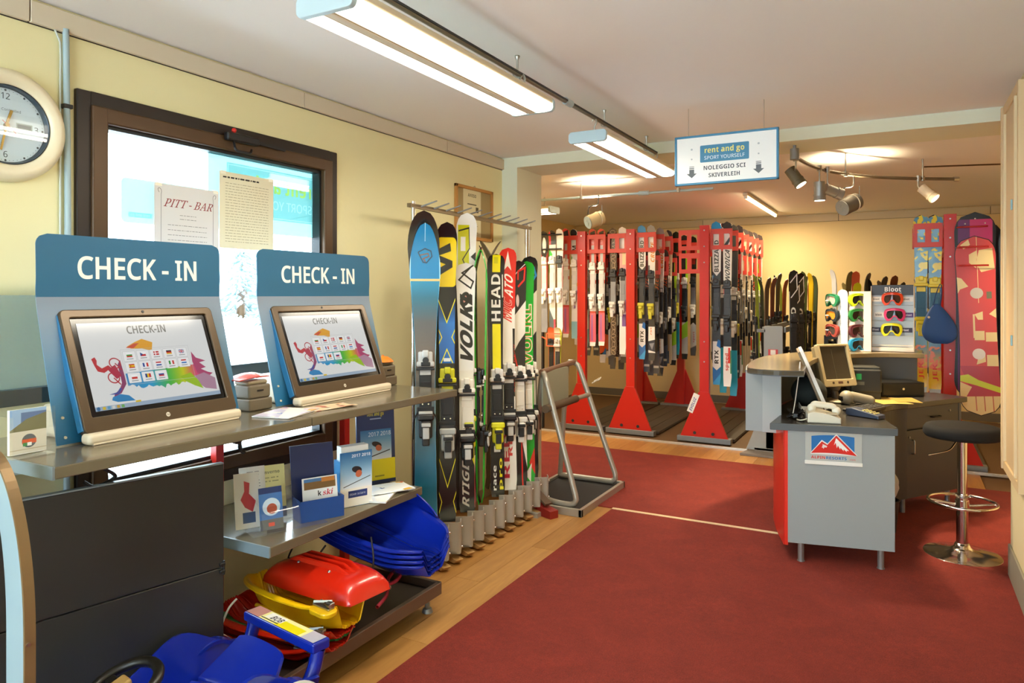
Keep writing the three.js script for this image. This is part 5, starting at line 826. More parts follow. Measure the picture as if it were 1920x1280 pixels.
function redRack(which, x, zf, sides, H = 2.16, zr = -9.2) {
  const t = thing('ski_rack', `${which} red steel ski rack with trapezoid foot and slotted plates`, 'rack');
  const postSh = poly([[-.046, -.03], [.046, -.03], [.046, .03], [.03, .03], [.03, .022], [-.03, .022], [-.03, .03], [-.046, .03]]);
  const post = (z) => ext(postSh, H - .05).rotateX(-Math.PI / 2).translate(x, .05, z);
  part('front_post', post(zf), M.red, t); part('rear_post', post(zr), M.red, t);
  for (const [z, s] of [[zf + .034, 1], [zr - .034, -1]]) part('foot_plate', ext(poly([[-.235, .05], [.235, .05], [.05, .5], [-.05, .5]]), .03, .003).translate(x, 0, z - .015), M.red, t);
  for (const z of [zf + .02, zr]) part('foot_bar', box(.53, .052, .09, x, .026, z, .004), M.zinc, t);
  part('top_rail', [span(x - .02, x + .02, 2.06, 2.1, zf - .03, zr + .03), span(x - .02, x + .02, 1.86, 1.9, zf - .03, zr + .03)], M.red, t);
  for (const y of [2.11, 1.95, 1.79, 1.0, .8]) part('bolt', cyl([x, y, zf + .028], [x, y, zf + .034], .007, .007, 8), M.steel, t);
  for (const s of [-1, 1]) part('bolt', cyl([x + s * .09, .09, zf + .05], [x + s * .09, .09, zf + .056], .016, .016, 10), M.dark, t);
  part('sticker', box(.044, .056, .002, x, 1.71, zf + .024), M.white, t);
  for (const [a, b] of [[-.27, -.14], [-.134, -.002], [.004, .136], [.142, .27]]) part('platform_board', span(x + a, x + b, 0, .028, zf - .1, zr - .3, .004), M.platform, t);
  for (const [side, rows] of sides) for (const r of rows) {
    const px = x + side * .16, z = zf - .01 - r.d;
    const p = part('slot_plate', plateGeo, M.plate, t); p.position.set(px, r.top - .175, z); part('arm', bar([x + side * .02, r.top - .12, z - .004], [x + side * .07, r.top - .12, z - .004], .02, .008), M.plate, t);
    if (!r.art) continue;
    const where = `${side < 0 ? 'left' : 'right'} side of the ${which} red rack`;
    for (const k of [-1, 1]) { const a = Array.isArray(r.art) ? r.art[k < 0 ? 0 : 1] : r.art, nm = Array.isArray(r.name) ? r.name[k < 0 ? 0 : 1] : r.name;
      hangSki(`${k < 0 ? 'left' : 'right'} ${nm} ski, ${ordW[r.row]} ${r.low ? 'lower' : 'upper'} plate, ${where}`, a, px + k * .052, r.top + rr(-.012, .012) , z - .034, r.L + rr(-.01, .01), (r.w || .086) * 1.06, 0, r.o); }
  }
  return t;
}
let bk = 0; const BIND = (i) => { bk++; return { plate: ['#26282b', '#8e9092', '#3a3c40'][bk % 3], toe: ['#1c1c1f', '#cfcdc8', '#2c2e33', '#b8b6b2'][bk % 4], heel: ['#d6d4ce', '#2a2c2f', '#e2dfd8', '#74787c', '#c9c23a'][bk % 5] }; }, WT = { plate: '#d8d6d2', toe: '#efece6', heel: '#f2f0ea', mount: .53 };
const up_ = (row, d, art, name, L, o, w) => ({ row, d, art, name, L, top: 2.195, o, w }), lo_ = (row, d, art, name, L, o, w) => ({ row, d, art, name, L, top: 1.96, low: 1, o, w });
redRack('leftmost', -3.075, -7.25, [
  [-1, [up_(0, 0, [B.kidRed, B.kidWhite], ['red and silver child', 'white and pastel child'], 1.22, WT), up_(1, .32, [B.orangeBlue, B.kidWhite], ['black and orange', 'white and pastel'], 1.32, BIND(0)), up_(2, .64, B.cruzeDark, 'dark orange-lettered', 1.45, BIND(1)), up_(3, 1.0, B.greyTail, 'black grey-tailed', 1.5, BIND(0))]],
  [1, [up_(0, 0, B.kidRed, 'red and pink child', 1.28, WT), up_(1, .3, [B.orangeBlue, B.greyTail], ['black with orange tail', 'black with grey tail'], 1.5, BIND(1)), lo_(1, .46, [B.orangeBlue, B.pattern], ['red and cream', 'brown patterned'], 1.2, BIND(1)), up_(2, .62, B.greyTail, 'black grey-tailed', 1.58, BIND(0)), lo_(2, .78, B.cruzeDark, 'dark orange-lettered', 1.2, BIND(0)), up_(3, .95, B.teal, 'black teal-tailed', 1.5, BIND(1)), up_(4, 1.3, B.lime, 'black lime-tailed', 1.5, BIND(0))]]]);
redRack('second', -2.515, -7.25, [
  [-1, [up_(0, 0, [B.pattern, B.whitePink], ['brown patterned', 'white and pink'], 1.36, BIND(1)), up_(1, .32, [B.lime, B.whitePink], ['black yellow-edged', 'white and purple'], 1.5, BIND(0)), up_(2, .64, B.pattern, 'brown patterned', 1.45, BIND(1)), up_(3, 1.0, B.orangeBlue, 'black with orange tail', 1.5, BIND(0))]],
  [1, [up_(0, 0, [B.blizzard, B.cruze], ['white blue-tipped', 'white orange-lettered'], 1.42, BIND(0), .084), up_(1, .3, [B.greyTail, B.cruze], ['black grey-tailed', 'grey geometric'], 1.6, BIND(1), .084), lo_(1, .16, B.cruzeDark, 'dark red orange-lettered', 1.32, BIND(1)), up_(2, .62, [B.lime, B.nordicaBeige], ['black lime-tailed', 'beige'], 1.5, BIND(0)), lo_(2, .46, B.cruzeDark, 'dark red orange-lettered', 1.3, BIND(0)), up_(3, .94, [B.blizzard, B.teal], ['white blue-tipped', 'black teal-tailed'], 1.44, BIND(1)), lo_(3, .8, B.lime, 'black lime-tailed', 1.3, BIND(0)), up_(4, 1.3, B.lime, 'black lime-tailed', 1.5, BIND(1)), up_(5, 1.7, B.greyTail, 'black grey-tailed', 1.5, BIND(0))]]]);
redRack('third', -1.728, -7.2, [
  [-1, [up_(0, 0), lo_(0, .01), up_(1, .9, B.cruzeDark, 'dark orange-lettered', 1.5, BIND(0)), up_(2, 1.3, B.greyTail, 'black grey-tailed', 1.5, BIND(1)), up_(3, 1.65, B.lime, 'black lime-tailed', 1.5, BIND(0))]],
  [1, [up_(0, 0, [B.blizzard, B.nordica], ['white blue-tipped', 'white black-lettered'], 1.63, BIND(0), .092), up_(1, .3, [B.teal, B.teal], 'black teal-tailed', 1.75, BIND(1), .09), up_(2, .58, [B.nordicaBeige, B.nordica], ['beige black-lettered', 'white red-tailed'], 1.6, BIND(1)), lo_(2, .44, B.cruzeDark, 'dark orange-lettered', 1.35, BIND(0)), up_(3, .88, [B.blizzard, B.nordicaBeige], ['white blue-tipped', 'beige'], 1.52, BIND(0)), lo_(3, .74, B.nordicaBeige, 'beige black-lettered', 1.35, BIND(1)), up_(4, 1.18, B.nordica, 'white black-lettered', 1.58, BIND(1)), lo_(4, 1.04, B.nordicaBeige, 'beige black-lettered', 1.35, BIND(0)), up_(5, 1.48, B.nordicaBeige, 'beige', 1.5, BIND(0)), lo_(5, 1.34, B.cruzeDark, 'dark orange-lettered', 1.35, BIND(1)), up_(6, 1.78, B.nordica, 'white', 1.5, BIND(0)), lo_(6, 1.64, B.lime, 'yellow-edged', 1.35, BIND(1))]]]);
const YL = { plate: '#2c6a94', toe: '#e8d83a', heel: '#e6d61e', mount: .5 };
redRack('right-hand', .36, -7.1, [
  [-1, [{ row: 0, d: 0, art: B.paintedA, name: 'blue and yellow painted', L: 1.53, top: 2.155, w: .112, o: YL }, up_(1, .32, B.orangeBlue, 'black', 1.5, BIND(0)), up_(2, .66, B.greyTail, 'black', 1.5, BIND(1)), up_(3, 1.0, B.lime, 'black', 1.5, BIND(0))]]], 2.15);
{ // slanted rental sticker on the third rack's foot
  const t = thing('label_sticker', 'slanted white sticker with blue lettering on the third red rack foot', 'sticker', [-1.832, .385, -7.149], 0);
  const art = paint(160, 48, (c, w, h) => { fill(c, '#f0f0ee', w, h); c.fillStyle = '#2c4a9c'; c.font = 'italic bold 30px sans-serif'; c.fillText('EVOLUZ', 12, 35, 136); });
  part('sticker', new THREE.PlaneGeometry(.2, .062).rotateZ(1.2), printed(art, .4), t);
}
// rods, boards and bag at the right-hand rack
const outline = (L, w, waist, n = 40) => { const r = [], l = []; for (let i = 0; i <= n; i++) { const y = i / n * L, e = Math.min(y, L - y), tl = w * .62; const s = waist + (1 - waist) * Math.pow(Math.abs(y / L * 2 - 1), 2); const k = e < tl ? Math.sqrt(Math.max(0, 1 - Math.pow(1 - e / tl, 2.4))) : 1; r.push([w / 2 * s * k, y]); l.unshift([-w / 2 * s * k, y]); } return poly([...r, ...l]); };
function snowboard(label, L, w, p, rot, art, edge) {
  const t = thing('snowboard', label, 'snowboard', p, rot[1]); t.rotation.x = rot[0]; t.rotation.z = rot[2];
  const g = norm(ext(outline(L, w, .86), .01, .001)), q = g.attributes.position, uv = g.attributes.uv; for (let i = 0; i < q.count; i++) uv.setXY(i, .5 + q.getX(i) / w, q.getY(i) / L);
  part('deck', g, art, t); if (edge) part('edge', ext(outline(L + .012, w + .012, .86), .006).translate(0, -.006, .001), mat(edge, .35), t);
  return t;
}
const insert = (t, y, c, z = .011) => part('mounting_disc', [new THREE.CylinderGeometry(.045, .045, .008, 24).rotateX(Math.PI / 2).translate(0, y, z), ...Array.from({ length: 6 }, (_, i) => new THREE.CylinderGeometry(.006, .006, .012, 8).rotateX(Math.PI / 2).translate(.028 * Math.cos(i * 1.047), y + .028 * Math.sin(i * 1.047), z))], mat(c, .4), t);
{
  const redArt = printed(paint(256, 1280, (c, w, h) => {
    fill(c, '#cf4a4e', w, h); const cr = '#ecd9a0'; pgon(c, cr, [[40, 60], [90, 20], [100, 60], [60, 90]]); pgon(c, cr, [[150, 100], [230, 90], [240, 240], [160, 260], [130, 200]]); pgon(c, cr, [[90, 130], [140, 100], [130, 230], [90, 190]]); pgon(c, cr, [[10, 290], [40, 300], [80, 360], [30, 380], [10, 420]]); c.fillStyle = cr; c.fillRect(136, 0, 4, 480); c.fillRect(100, 560, 12, 170); c.fillRect(106, 680, 60, 66); c.fillRect(172, 690, 70, 66); pgon(c, cr, [[196, 560], [238, 520], [240, 590]]); pgon(c, cr, [[110, 560], [160, 540], [160, 600], [130, 600]]); c.fillRect(174, 850, 66, 80); pgon(c, cr, [[112, 920], [130, 840], [166, 840], [168, 900]]); c.fillRect(0, 500, 10, 500);
    const dk = '#b8374a'; pgon(c, dk, [[10, 930], [256, 930], [256, 1160], [40, 1160], [60, 1060]]); pgon(c, '#cddc3a', [[10, 1000], [60, 990], [120, 1030], [250, 1080], [250, 1120], [110, 1070], [10, 1040]]); pgon(c, cr, [[0, 1040], [80, 1080], [40, 1160], [0, 1160]]); pgon(c, cr, [[30, 1150], [256, 1140], [256, 1280], [0, 1280], [0, 1140]]); c.strokeStyle = '#b84a3a'; c.lineWidth = 5; for (const x of [100, 150, 200]) { c.beginPath(); c.moveTo(x, 1140); c.lineTo(x + 4, 1250); c.stroke(); } c.fillStyle = '#6a705c'; c.fillRect(186, 400, 30, 50);
  }), .3, { clearcoat: .3 });
  const b1 = snowboard('red and cream painted snowboard at the front, right of the red post', 1.47, .3, [.572, .482, -6.98], [-.03, 0, .03], redArt, '#1a1a1a'); insert(b1, 1.0, '#c8c4bc'); insert(b1, .5, '#eeeae2');
  const pkArt = printed(paint(64, 256, (c, w, h) => { fill(c, '#c82f72', w, h); c.fillStyle = '#6a2468'; c.fillRect(0, 0, 24, h); c.fillStyle = '#d85a8c'; c.fillRect(30, 40, 22, 3); c.fillStyle = '#191818'; c.fillRect(0, 0, w, 9); c.fillRect(0, 0, 6, h); c.fillRect(58, 0, 6, h); }), .3);
  const b2 = snowboard('pink and purple snowboard with black rim behind the red one', 1.55, .3, [.535, .6, -7.06], [0, 0, 0], pkArt, '#141414'); for (const [x, y] of [[0, 1.5], [-.07, 1.46], [.07, 1.46]]) part('screw', ball(.006, x, y, .011, 8), M.white, b2);
  snowboard('black snowboard at the right edge, beside the wooden panel', 1.6, .3, [.84, .45, -7.0], [0, -.1, 0], mat('#141416', .35), '#0c0c0c');
  snowboard('second black snowboard behind the one at the right edge', 1.62, .29, [.9, .55, -7.3], [0, -.1, 0], mat('#1c1a1c', .4), '#0c0c0c');
  snowboard('dark grey snowboard behind the pink and purple one', 1.55, .29, [.62, .55, -7.4], [0, 0, 0], mat('#232326', .4), '#0c0c0c');
  const t = thing('hook_rods', 'dark red steel rods holding the snowboards right of the red post', 'rods');
  part('rod', [2.03, 1.86, 1.708].flatMap((y, i) => [bent([[.395, y, -7.1], [.42, y, i ? -6.93 : -7.0], [.62, y, i ? -6.93 : -7.0]], .007, .03)]), mat('#a81c16', .35), t);
  part('plate', span(.4, .412, 1.68, 2.06, -7.12, -7.08), M.red, t);
  const g = thing('drawstring_bag', 'blue drawstring bag hanging on the painted ski', 'bag', [.255, 1.06, -6.99]);
  part('bag', sheet((u, v) => { const a = v * Math.PI * 2, k = Math.sin(Math.PI * Math.pow(.02 + .96 * u, .62)), f = 1 + .09 * Math.sin(a * 5 + u * 3) * u; return V(Math.cos(a) * .115 * Math.pow(k, .7) * f * (1 + .15 * (1 - u)) + .03 * (1 - u), .33 * u, Math.sin(a) * .05 * Math.pow(k, .7) * f); }, 24, 40, .003), mat('#24559c', .6, 0, { sheen: .4, sheenColor: new THREE.Color('#6f9ad8') }), g);
  part('cord', tube([[-.02, .32, .02], [.0, .42, .03], [.03, .5, .03], [.04, .42, .02], [.03, .32, .0]], .004, 24, 6), mat('#1d4580', .7), g);
  part('emblem', cyl([-.055, .22, .047], [-.055, .22, .052], .01), M.white, g);
}
{ // child skis on black hook bars left of the leftmost rack
  const t = thing('hook_bar', 'black wall bars holding three child skis left of the leftmost red rack', 'rack');
  part('bar', [cyl([-3.5, 2.115, -6.98], [-3.2, 2.115, -6.98], .008), cyl([-3.5, 1.96, -6.98], [-3.2, 1.96, -6.98], .008), cyl([-3.5, 2.115, -6.98], [-3.5, 2.115, -7.1], .008), cyl([-3.5, 1.96, -6.98], [-3.5, 1.96, -7.1], .008)], M.black, t);
  part('post', span(-3.54, -3.48, 0, 2.15, -7.1, -7.14, .004), M.dark, t);
  part('slot_plate', [box(.16, .012, .01, -3.2, 1.06, -6.78), box(.16, .012, .01, -3.2, .93, -6.78), box(.012, .14, .01, -3.28, .995, -6.78), cyl([-3.28, 1.0, -6.78], [-3.49, 1.0, -7.1], .008)], mat('#e8704a', .4), t);
  hangSki('black and red child ski, leftmost on the black hook bars', B.hookRed, -3.42, 2.16, -7.02, 1.1, .09, 0, WT);
  hangSki('white and green child ski in the middle of the black hook bars', B.hookGreen, -3.325, 2.165, -7.02, 1.1, .088, 0, WT);
  hangSki('white and pink child ski on the right of the black hook bars', B.hookWhite, -3.24, 2.18, -7.03, 1.12, .085, 0, { ...WT, toe: '#3c4448' });
  hangSki('short white and lime child ski hanging low below the hook bars', B.kidV, -3.16, 1.13, -6.81, .72, .085, 0, BIND(0)); hangSki('short orange child ski hanging low, behind the green ski', B.kidOrange, -3.245, 1.13, -6.83, .72, .085, 0, BIND(1));
}
// grey low rack with children's skis
{
  const t = thing('low_ski_rack', 'low grey rack full of small skis behind the counter', 'rack', [0, 0, 0]);
  part('end_plate', ext(rrect(.165, .5, .012), .03, .003).translate(-1.035, .93, -6.93), M.grey, t); part('post', span(-1.1, -.97, .05, .75, -6.96, -6.9, .004), M.grey, t);
  part('foot_plate', ext(poly([[-.24, .03], [.24, .03], [.07, .48], [-.07, .48]]), .03, .003).translate(-1.035, 0, -6.93), M.grey, t);
  part('base_plate', [slab([[-1.3, -6.74], [-.75, -6.74], [-.8, -7.0], [-1.25, -7.0]], 0.002, .022), span(-1.2, -.87, 0.02, .05, -6.9, -8.9)], mat('#77706a', .45), t);
  part('rail', [span(-.95, -.93, 1.12, 1.17, -6.95, -8.9, .004), span(-1.14, -1.12, 1.12, 1.17, -6.95, -8.9, .004), span(-1.18, -1.1, 1.12, 1.15, -6.9, -6.94, .004)], M.greyMid, t);
  part('label', box(.085, .055, .002, -1.035, .94, -6.897), M.redPanel, t); part('label', box(.045, .045, .003, -1.035, .94, -6.896), M.white, t);
  part('rear_post', span(-1.1, -.97, .05, 1.17, -8.85, -8.9, .004), M.grey, t);
  const cols = [['#7d8a2c', 'olive'], ['#5a4434', 'brown'], ['#3c4a34', 'dark green'], ['#6a2c28', 'dark red'], ['#d8b820', 'yellow-tipped'], ['#2f3438', 'charcoal'], ['#4a5a2c', 'moss'], ['#8a3c1c', 'rust']];
  const bw = small((c, w, h) => { fill(c, '#1b1a1b', w, h); pline(c, '#e8e6e0', 5, [[8, 60], [40, 20], [44, 90], [12, 130]]); up(c, 'HEAD', 24, 330, 34, '#e8e6e0', { len: 160 }); c.fillStyle = '#d8d6d0'; c.fillRect(0, 100, 6, 400); });
  for (let i = 0; i < 9; i++) { const z = -7.15 - i * .19, q = cols[i % cols.length]; hangSki(`${q[1]} small ski with curved tip, left side of low grey rack, ${ordW[i]} from front`, mat(q[0], .35), -1.19 + rr(-.02, .02), 1.66 + rr(-.03, .04), z, 1.28, .075, i % 2 ? 1.2 : -1.1, { lean: .02 }); }
  for (let i = 0; i < 9; i++) { const z = -7.1 - i * .19, q = cols[(i * 3 + 2) % cols.length], b = i < 4; hangSki(`${b ? 'black and white lettered' : q[1]} small ski, right side of low grey rack, ${ordW[i]} from front`, b ? bw : mat(q[0], .35), -.87 + rr(-.02, .02), 1.68 - (b && i % 2 ? .1 : 0) + rr(-.02, .03), z, 1.28, .085, b ? .35 : (i % 2 ? 1.3 : -.9), { lean: -.02 }); }
  const far = [['#d8dce0', 'silver white', -.6, 1.74, -.9], ['#7a6a3c', 'olive brown', -.53, 1.72, .9], ['#8a7c4a', 'khaki', -.49, 1.6, -1], ['#d8582c', 'orange-tipped', -.44, 1.72, .2], ['#ecd81c', 'yellow-tipped', -.43, 1.6, .3], ['#54503c', 'dark olive', -.36, 1.7, 1.1], ['#2c2620', 'dark brown', -.26, 1.64, -.8], ['#3c342c', 'grey brown', -.2, 1.66, .9], ['#4a3a2c', 'walnut', -.15, 1.62, -1], ['#7c3c1c', 'rust', -.1, 1.67, .6], ['#241c18', 'black-brown', -.04, 1.6, .9]];
  for (const [c, n, x, top, yaw] of far) hangSki(`${n} ski tip showing above the goggle displays`, mat(c, .35), x, top, -8.4 + rr(-.1, .1), 1.3, .08, yaw, { lean: .03 });
  const w = thing('ski_stand', 'dark low stand holding skis behind the goggle displays', 'rack'); part('rail', [span(-.72, .1, 1.0, 1.04, -8.56, -8.6), span(-.72, .1, 1.0, 1.04, -8.24, -8.2)], M.dark, w); part('tray', span(-.72, .1, .3, .35, -8.2, -8.6), M.dark, w); for (const x of [-.7, .08]) part('leg', span(x - .02, x + .02, 0, 1.0, -8.2, -8.6), M.dark, w);
}
// ---------------------------------------------------------------- reception desk
const curvePts = (pts, n = 28) => new THREE.CatmullRomCurve3(pts.map(([x, z]) => V(x, 0, z))).getPoints(n).map((p) => [p.x, p.z]);
const wallOf = (outer, th, y0, y1, bev = 0) => {            // curved upright panel following a plan line
  const inner = outer.map((p, i) => { const a = outer[Math.max(0, i - 1)], b = outer[Math.min(outer.length - 1, i + 1)], dx = b[0] - a[0], dz = b[1] - a[1], l = Math.hypot(dx, dz); return [p[0] - dz / l * th, p[1] + dx / l * th]; });
  return slab([...outer, ...inner.reverse()], y0, y1, bev);
};
const yawF = Math.atan2(.11, .52);                       // the desk front is turned a little
{
  const t = thing('reception_desk', 'grey and red reception counter with a raised curved bar', 'desk');
  part('front_panel', place(span(0, .532, .105, .722, -.02, 0, .002), [-.551, 0, -4.186], [0, yawF, 0]), M.grey, t);
  for (const [x, z] of [[-.487, -4.215], [-.098, -4.3], [-.62, -5.2]]) { part('leg', [cyl([x, .008, z], [x, .107, z], .0165), cyl([x, 0, z], [x, .01, z], .02)], M.satin, t); }
  const red = curvePts([[-.556, -4.19], [-.645, -4.5], [-.7, -4.85], [-.66, -5.25], [-.48, -5.62], [-.2, -5.9]]);
  part('side_panel', wallOf(red, -.018, .09, .72), M.redPanel, t); part('panel_edge', place(span(-.012, .006, .09, .722, -.03, .004, .002), [-.556, 0, -4.19], [0, yawF, 0]), mat('#e0301a', .35), t);
  const up1 = curvePts([[-.725, -4.46], [-.775, -4.8], [-.765, -5.1], [-.62, -5.5], [-.35, -5.85], [.0, -6.05], [.1, -6.09]]);
  part('upper_band', wallOf(up1, -.1, .655, 1.018), M.grey, t);
  part('band_end', span(-.728, -.622, .652, 1.018, -4.45, -4.47, .002), mat('#a9adac', .5), t);
  part('inner_wall', wallOf(curvePts([[-.66, -4.5], [-.69, -4.9], [-.6, -5.35], [-.35, -5.72], [.1, -5.95]]), -.016, .76, 1.018), M.greyDark, t);
  part('inner_panel', wallOf(curvePts([[-.06, -4.42], [-.14, -4.75], [-.15, -5.05], [-.06, -5.32], [.02, -5.4]]), .016, .12, .72), M.cabinet, t);
}
{
  const t = thing('counter_bar', 'raised curved brown-grey bar top with rounded near end', 'counter');
  const o = curvePts([[-.47, -4.205], [-.62, -4.17], [-.755, -4.22], [-.81, -4.45], [-.835, -4.8], [-.81, -5.12], [-.66, -5.55], [-.36, -5.93], [0, -6.15], [.14, -6.2]], 44), i = curvePts([[.14, -5.82], [-.12, -5.76], [-.36, -5.5], [-.48, -5.15], [-.5, -4.7], [-.47, -4.205]], 30);
  part('top', slab([...o, ...i], 1.02, 1.052, .004), mat('#7c6c50', .18, .05), t);
  part('edge_band', wallOf(o, .003, 1.018, 1.05), M.greyDark, t);
}
{
  const t = thing('worktop', 'dark L-shaped curved desk top with the phone and tills on it', 'counter');
  const inner = curvePts([[-.02, -4.33], [-.085, -4.6], [-.125, -4.85], [-.1, -5.08], [-.03, -5.25], [.035, -5.32]], 24);
  part('top', slab([[-.64, -4.155], [-.05, -4.29], ...inner, [.4, -5.87], [.21, -6.02], [-.2, -5.86], [-.47, -5.58], [-.645, -5.2], [-.68, -4.86], [-.63, -4.5]], .724, .76, .004), mat('#3c3935', .25), t);
  part('front_edge', place(span(-.09, .545, .7235, .7605, -.002, .006, .002), [-.551, 0, -4.176], [0, yawF, 0]), M.greyDark, t);
}
{
  const a = [.02, -5.4], b = [.365, -5.9], L = Math.hypot(b[0] - a[0], b[1] - a[1]), yaw = Math.atan2(-(b[1] - a[1]), b[0] - a[0]);
  const t = thing('drawer_cabinet', 'dark grey cabinet with one drawer above a door, behind the stool', 'cabinet', [a[0], 0, a[1]], yaw);
  part('body', span(0, L, .11, .722, -.3, -.02, .002), M.cabinet, t);
  const d = part('drawer', span(.004, L - .03, .575, .715, -.02, 0, .003), M.cabinet, t); part('handle', bent([[.27, .64, -.002], [.27, .64, .02], [.36, .64, .02], [.36, .64, -.002]], .005, .012), M.black, d); part('lock', cyl([.48, .67, -.002], [.48, .67, .004], .008), M.zinc, d);
  const e = part('door', span(.004, L - .03, .115, .565, -.02, 0, .003), M.cabinet, t); part('handle', bent([[.07, .5, -.002], [.07, .5, .02], [.07, .41, .02], [.07, .41, -.002]], .005, .012), M.steel, e); part('lock', cyl([.045, .52, -.002], [.045, .52, .004], .008), M.zinc, e);
  part('side_panel', span(L - .026, L, .11, .722, -.3, .002, .002), M.greyDark, t);
  for (const x of [.06, L - .06]) part('leg', cyl([x, 0, -.06], [x, .112, -.06], .016), M.zinc, t);
  const k = thing('cabinet_knob', 'small chrome knob on the curved inner desk panel', 'knob', [-.128, .64, -4.98]); part('knob', lathe([[0, .02], [.008, .02], [.01, .014], [.005, .006], [.007, 0], [0, 0]], 14).rotateZ(-Math.PI / 2), M.chrome, k);
}
{ // plaque with the mountain emblem
  const t = thing('logo_plaque', 'clear plaque with red mountain emblem on the grey desk front', 'sign', [-.463, .547, -4.203], yawF), w = .282, h = .192;
  const art = paint(640, 440, (c, W, Hh) => {
    fill(c, '#b4b8b4', W, Hh); c.fillStyle = '#1f6fb4'; c.beginPath(); c.moveTo(66, 66); c.quadraticCurveTo(320, 20, 560, 60); c.lineTo(560, 300); c.lineTo(66, 300); c.fill();
    pgon(c, '#e6e6e2', [[58, 306], [120, 220], [186, 118], [252, 168], [354, 22], [440, 130], [590, 316], [590, 330], [58, 330]]);
    c.fillStyle = '#d6281f'; c.beginPath(); c.moveTo(60, 320); c.lineTo(188, 140); c.lineTo(250, 188); c.lineTo(354, 44); c.lineTo(588, 330); c.quadraticCurveTo(320, 286, 60, 320); c.fill();
    pgon(c, '#f0efec', [[350, 80], [384, 120], [500, 262], [470, 256], [476, 280], [436, 240], [440, 270], [400, 220], [398, 250], [372, 190], [360, 230], [346, 150], [326, 190]]); pgon(c, '#e8d8d4', [[196, 178], [230, 196], [250, 206], [240, 230], [220, 224], [206, 250], [196, 230], [184, 236], [196, 200]]);
    c.font = 'bold 58px sans-serif'; c.fillStyle = '#d6281f'; c.fillText('ALPIN', 62, 398, 168); c.fillStyle = '#1f6fb4'; c.fillText('RESORTS', 232, 398, 260); c.font = '34px sans-serif'; c.fillStyle = '#d6281f'; c.fillText('.com', 498, 398, 80);
  });
  part('print', new THREE.PlaneGeometry(w - .004, h - .03).translate(w / 2, h / 2, .0035), printed(art, .3), t);
  part('backing', box(w, h, .003, w / 2, h / 2, .0015), mat('#b4b8b4', .4), t);
  for (const y of [.009, h - .009]) part('strip', box(w + .006, .02, .006, w / 2, y, .004, .002), M.white, t);
}
